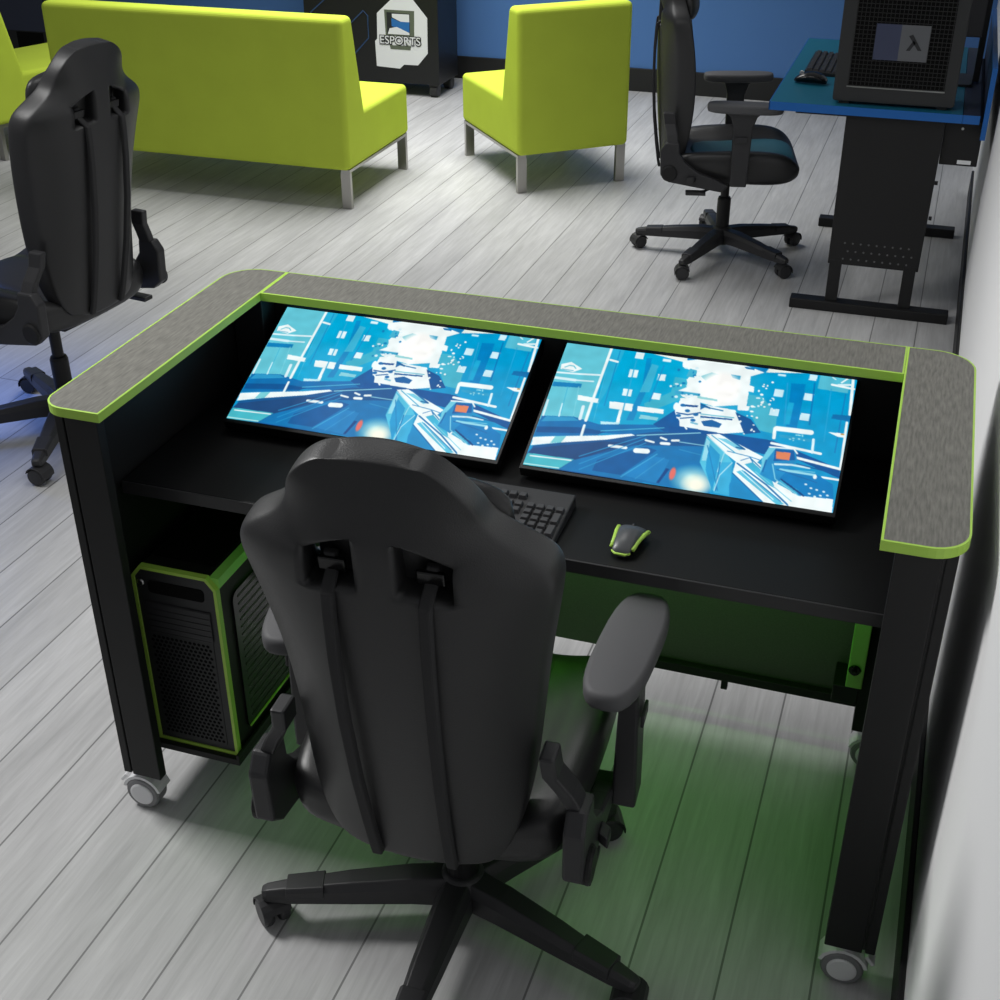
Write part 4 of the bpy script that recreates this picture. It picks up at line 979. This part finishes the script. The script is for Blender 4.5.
bm = new(); prism(bm, [(-.07,0),(.07,0),(.07,.022),(-.07,.012)], -.2, .2, 'x'); obj('case', bm, KEYCASE, k2, bevel=.002)
for r in range(5):
    for k in range(14):
        bm = new(); x = -.18+k*.0275; y = -.052+r*.026; z = .012+.010*(y+.07)/.14
        loft(bm, [[(x-.0115,y-.011,z),(x+.0115,y-.011,z),(x+.0115,y+.011,z),(x-.0115,y+.011,z)],[(x-.009,y-.009,z+.008),(x+.009,y-.009,z+.008),(x+.009,y+.007,z+.008),(x-.009,y+.007,z+.008)]])
        obj('key', bm, KEY, k2)
m2 = thing('computer_mouse', 'black mouse near the front corner of the blue desktop', 'mouse', (.155,3.78,Z2), math.radians(82)); m2.scale = (1.12,1.12,1.2)
bm = new(); loft(bm, [ring(-.062,.02,.012),ring(-.05,.03,.028),ring(-.015,.034,.040),ring(.02,.033,.036),ring(.048,.029,.022),ring(.058,.02,.012)])
obj('shell', bm, GLOSS, m2, smooth=True, subsurf=1)
bm = new(); lathe(bm, [(.007,-.003),(.009,-.002),(.009,.002),(.007,.003)], Matrix.Translation((0,.033,.030)) @ Matrix.Rotation(PI/2,4,'Y'), 16); obj('scroll_wheel', bm, SATIN, m2)
mb = thing('monitor', 'grey-backed monitor edge showing behind the mesh PC case near the right wall', 'monitor', (.75,4.0,Z2), math.radians(90))
bm = new(); box(bm, -.27,.27,-.03,.03,.22,.55); obj('housing', bm, mat('monitor_grey', rgb(66,66,70), .5), mb, bevel=.004)
bm = new(); box(bm, -.262,.262,.0302,.0312,.23,.54); obj('display', bm, GLOSS, mb)
bm = new(); box(bm, -.03,.03,-.055,-.0302,.008,.35); prism(bm, rrect(-.11,.11,-.03,.03,.02), 0, .01); obj('stand', bm, PLASTIC, mb, bevel=.002)

# ------------------------------------------------------------ black cabinets by the blue wall
cb = thing('display_cabinet', 'black cabinet on casters with a white esports logo panel, by the blue wall', 'cabinet', (-3.02,6.42,0), math.radians(0), )
bm = new(); box(bm, -.40,.55,0,.36,.085,1.25); obj('body', bm, CABINET, cb, bevel=.004)
for x in (-.36,.50):
    for y in (.05,.31):
        bm = new(); lathe(bm, [(.036,-.028),(.042,-.024),(.042,.024),(.036,.028)], Matrix.Translation((x,y,.042)) @ Matrix.Rotation(PI/2,4,'Y'), 20); box(bm, x-.034,x+.034,y-.03,y+.03,.07,.086); obj('caster', bm, PLASTIC, cb, bevel=.002)
bm = new(); pan = [(.107,.355),(.172,.19),(.285,.178),(.297,.188)]
pan = [(.110,.185),(.275,.178),(.305,.205),(.405,.207),(.475,.285),(.478,.505),(.372,.625),(.238,.615),(.128,.52),(.122,.36),(.106,.345)]
prism(bm, pan, -.004, .001, 'y'); wp = obj('logo_panel', bm, WHITEP, cb); wp['label'] = 'white cut-corner panel with esports logo'
def lp(poly, m, name, y=-.0055, par=None):
    bm = new(); prism(bm, poly, y, -.0039, 'y'); return obj(name, bm, m, par or wp)
LX, LZ2 = .285, .43
def s_(pts): return [(LX+x, LZ2+z) for x, z in pts]
lp(s_([(-.105,.115),(.105,.115),(.100,-.045),(-.100,-.045)]), LOGOGREY, 'logo_frame')
lp(s_([(-.088,.100),(.075,.096),(.07,-.035),(-.088,-.035)]), LOGODARK, 'logo_field', -.0065)
lp(s_([(-.05,.092),(.07,.092),(.07,.045),(.01,.045),(-.05,.07)]), WHITEP, 'logo_wave', -.0075)
lp(s_([(-.055,.065),(.0,.045),(.07,.045),(.068,-.02),(.02,-.005),(-.055,.015)]), LOGOBLUE, 'logo_wave', -.0078)
lp(s_([(-.07,.0),(-.02,.012),(.068,-.022),(.068,-.035),(-.084,-.035)]), WHITEP, 'logo_wave', -.0081)
lp(s_([(-.075,-.105),(.075,-.105),(.07,-.13),(-.07,-.13)]), LOGOGREY, 'logo_banner')
def text_mesh(txt, size, m, name, par, loc, depth=.001, bold=0.0, sx=1.0):
    cu = bpy.data.curves.new(name, 'FONT'); cu.body = txt; cu.size = size; cu.align_x = 'CENTER'; cu.extrude = depth; cu.offset = bold
    tmp = bpy.data.objects.new('tmp_text', cu); C.objects.link(tmp)
    bpy.context.view_layer.update()
    me = bpy.data.meshes.new_from_object(tmp.evaluated_get(bpy.context.evaluated_depsgraph_get())); me.name = name
    bpy.data.objects.remove(tmp); me.materials.clear(); me.materials.append(m)
    o = bpy.data.objects.new(name, me); C.objects.link(o); o.parent = par; o.location = loc; o.rotation_euler = (PI/2,0,0); o.scale = (sx,1,1)
    return o
text_mesh('ESPORTS', .072, LOGODARK, 'lettering', wp, (LX,-.006,LZ2-.098), .001, .006, 1.02)
text_mesh('ESPORTS', .072, WHITEP, 'lettering', wp, (LX,-.0085,LZ2-.097), .001, .0, 1.02)
bm = new()
def zig(pts):
    tube(bm, [(x,-.001,z) for x,z in pts], .005, 6)
zig([(-.22,.62),(-.06,.78)]); zig([(-.10,.62),(.02,.74)]); zig([(-.06,.45),(.03,.53),(.06,.50),(.06,.36),(-.05,.25)]); zig([(-.35,.5),(-.2,.62),(-.2,.8)])
obj('blue_line_pattern', bm, BLUELINE, cb)
cl = thing('display_cabinet', 'dark navy and black cabinet between the sofa and the far left lounge chair', 'cabinet', (-5.74,6.46,0), 0)
bm = new(); box(bm, -.52,.26,0,.45,.08,1.2); obj('body', bm, CABINET, cl, bevel=.004)
bm = new(); box(bm, -.51,.25,-.006,.001,.25,1.19); obj('front_panel', bm, NAVY, cl)
bm = new(); box(bm, -.02,.20,-.005,.001,.12,.24); obj('vent_panel', bm, MESH, cl)
bm = new()
for x in (-.46,.2):
    for y in (.05,.4): box(bm, x-.03,x+.03,y-.03,y+.03,0,.081)
obj('feet', bm, PLASTIC, cl)

# ------------------------------------------------------------ light
def area(name, loc, size, power, col=(1,1,1), rot=(0,0,0), sy=None, spread=180):
    l = bpy.data.lights.new(name, 'AREA'); l.energy = power; l.color = col; l.size = size
    l.spread = math.radians(spread)
    if sy: l.shape = 'RECTANGLE'; l.size_y = sy
    o = bpy.data.objects.new(name, l); C.objects.link(o); o.location = loc; o.rotation_euler = rot; return o
area('ceiling_lamp', (-2.1,4.9,2.95), 2.0, 68, (1,.995,.98), sy=2.0, spread=115)
area('ceiling_lamp', (-.6,1.5,2.95), 1.0, 9, (1,.995,.98), sy=1.0, spread=120)
area('wall_washer_lamp', (-2.5,.4,2.85), .9, 36, (1,.995,.98), rot=(0,math.radians(-54),0), sy=.9, spread=105)
area('green_light_strip', (.08,.50,TZ-.045), 1.05, .85, (.22,1,.07), (0,0,0), .03)
area('blue_light_strip', (-2.75,1.55,.62), .9, 3.2, (.08,.25,1), (0,math.radians(-20),0), .05, 130)
w = bpy.data.worlds.new('room_fill'); sc.world = w; w.use_nodes = True
w.node_tree.nodes['Background'].inputs[0].default_value = (.95,.97,1,1); w.node_tree.nodes['Background'].inputs[1].default_value = .20
vs = sc.view_settings; vs.view_transform = 'Standard'; vs.look = 'None'; vs.gamma = 1; vs.exposure = 0; vs.use_curve_mapping = False
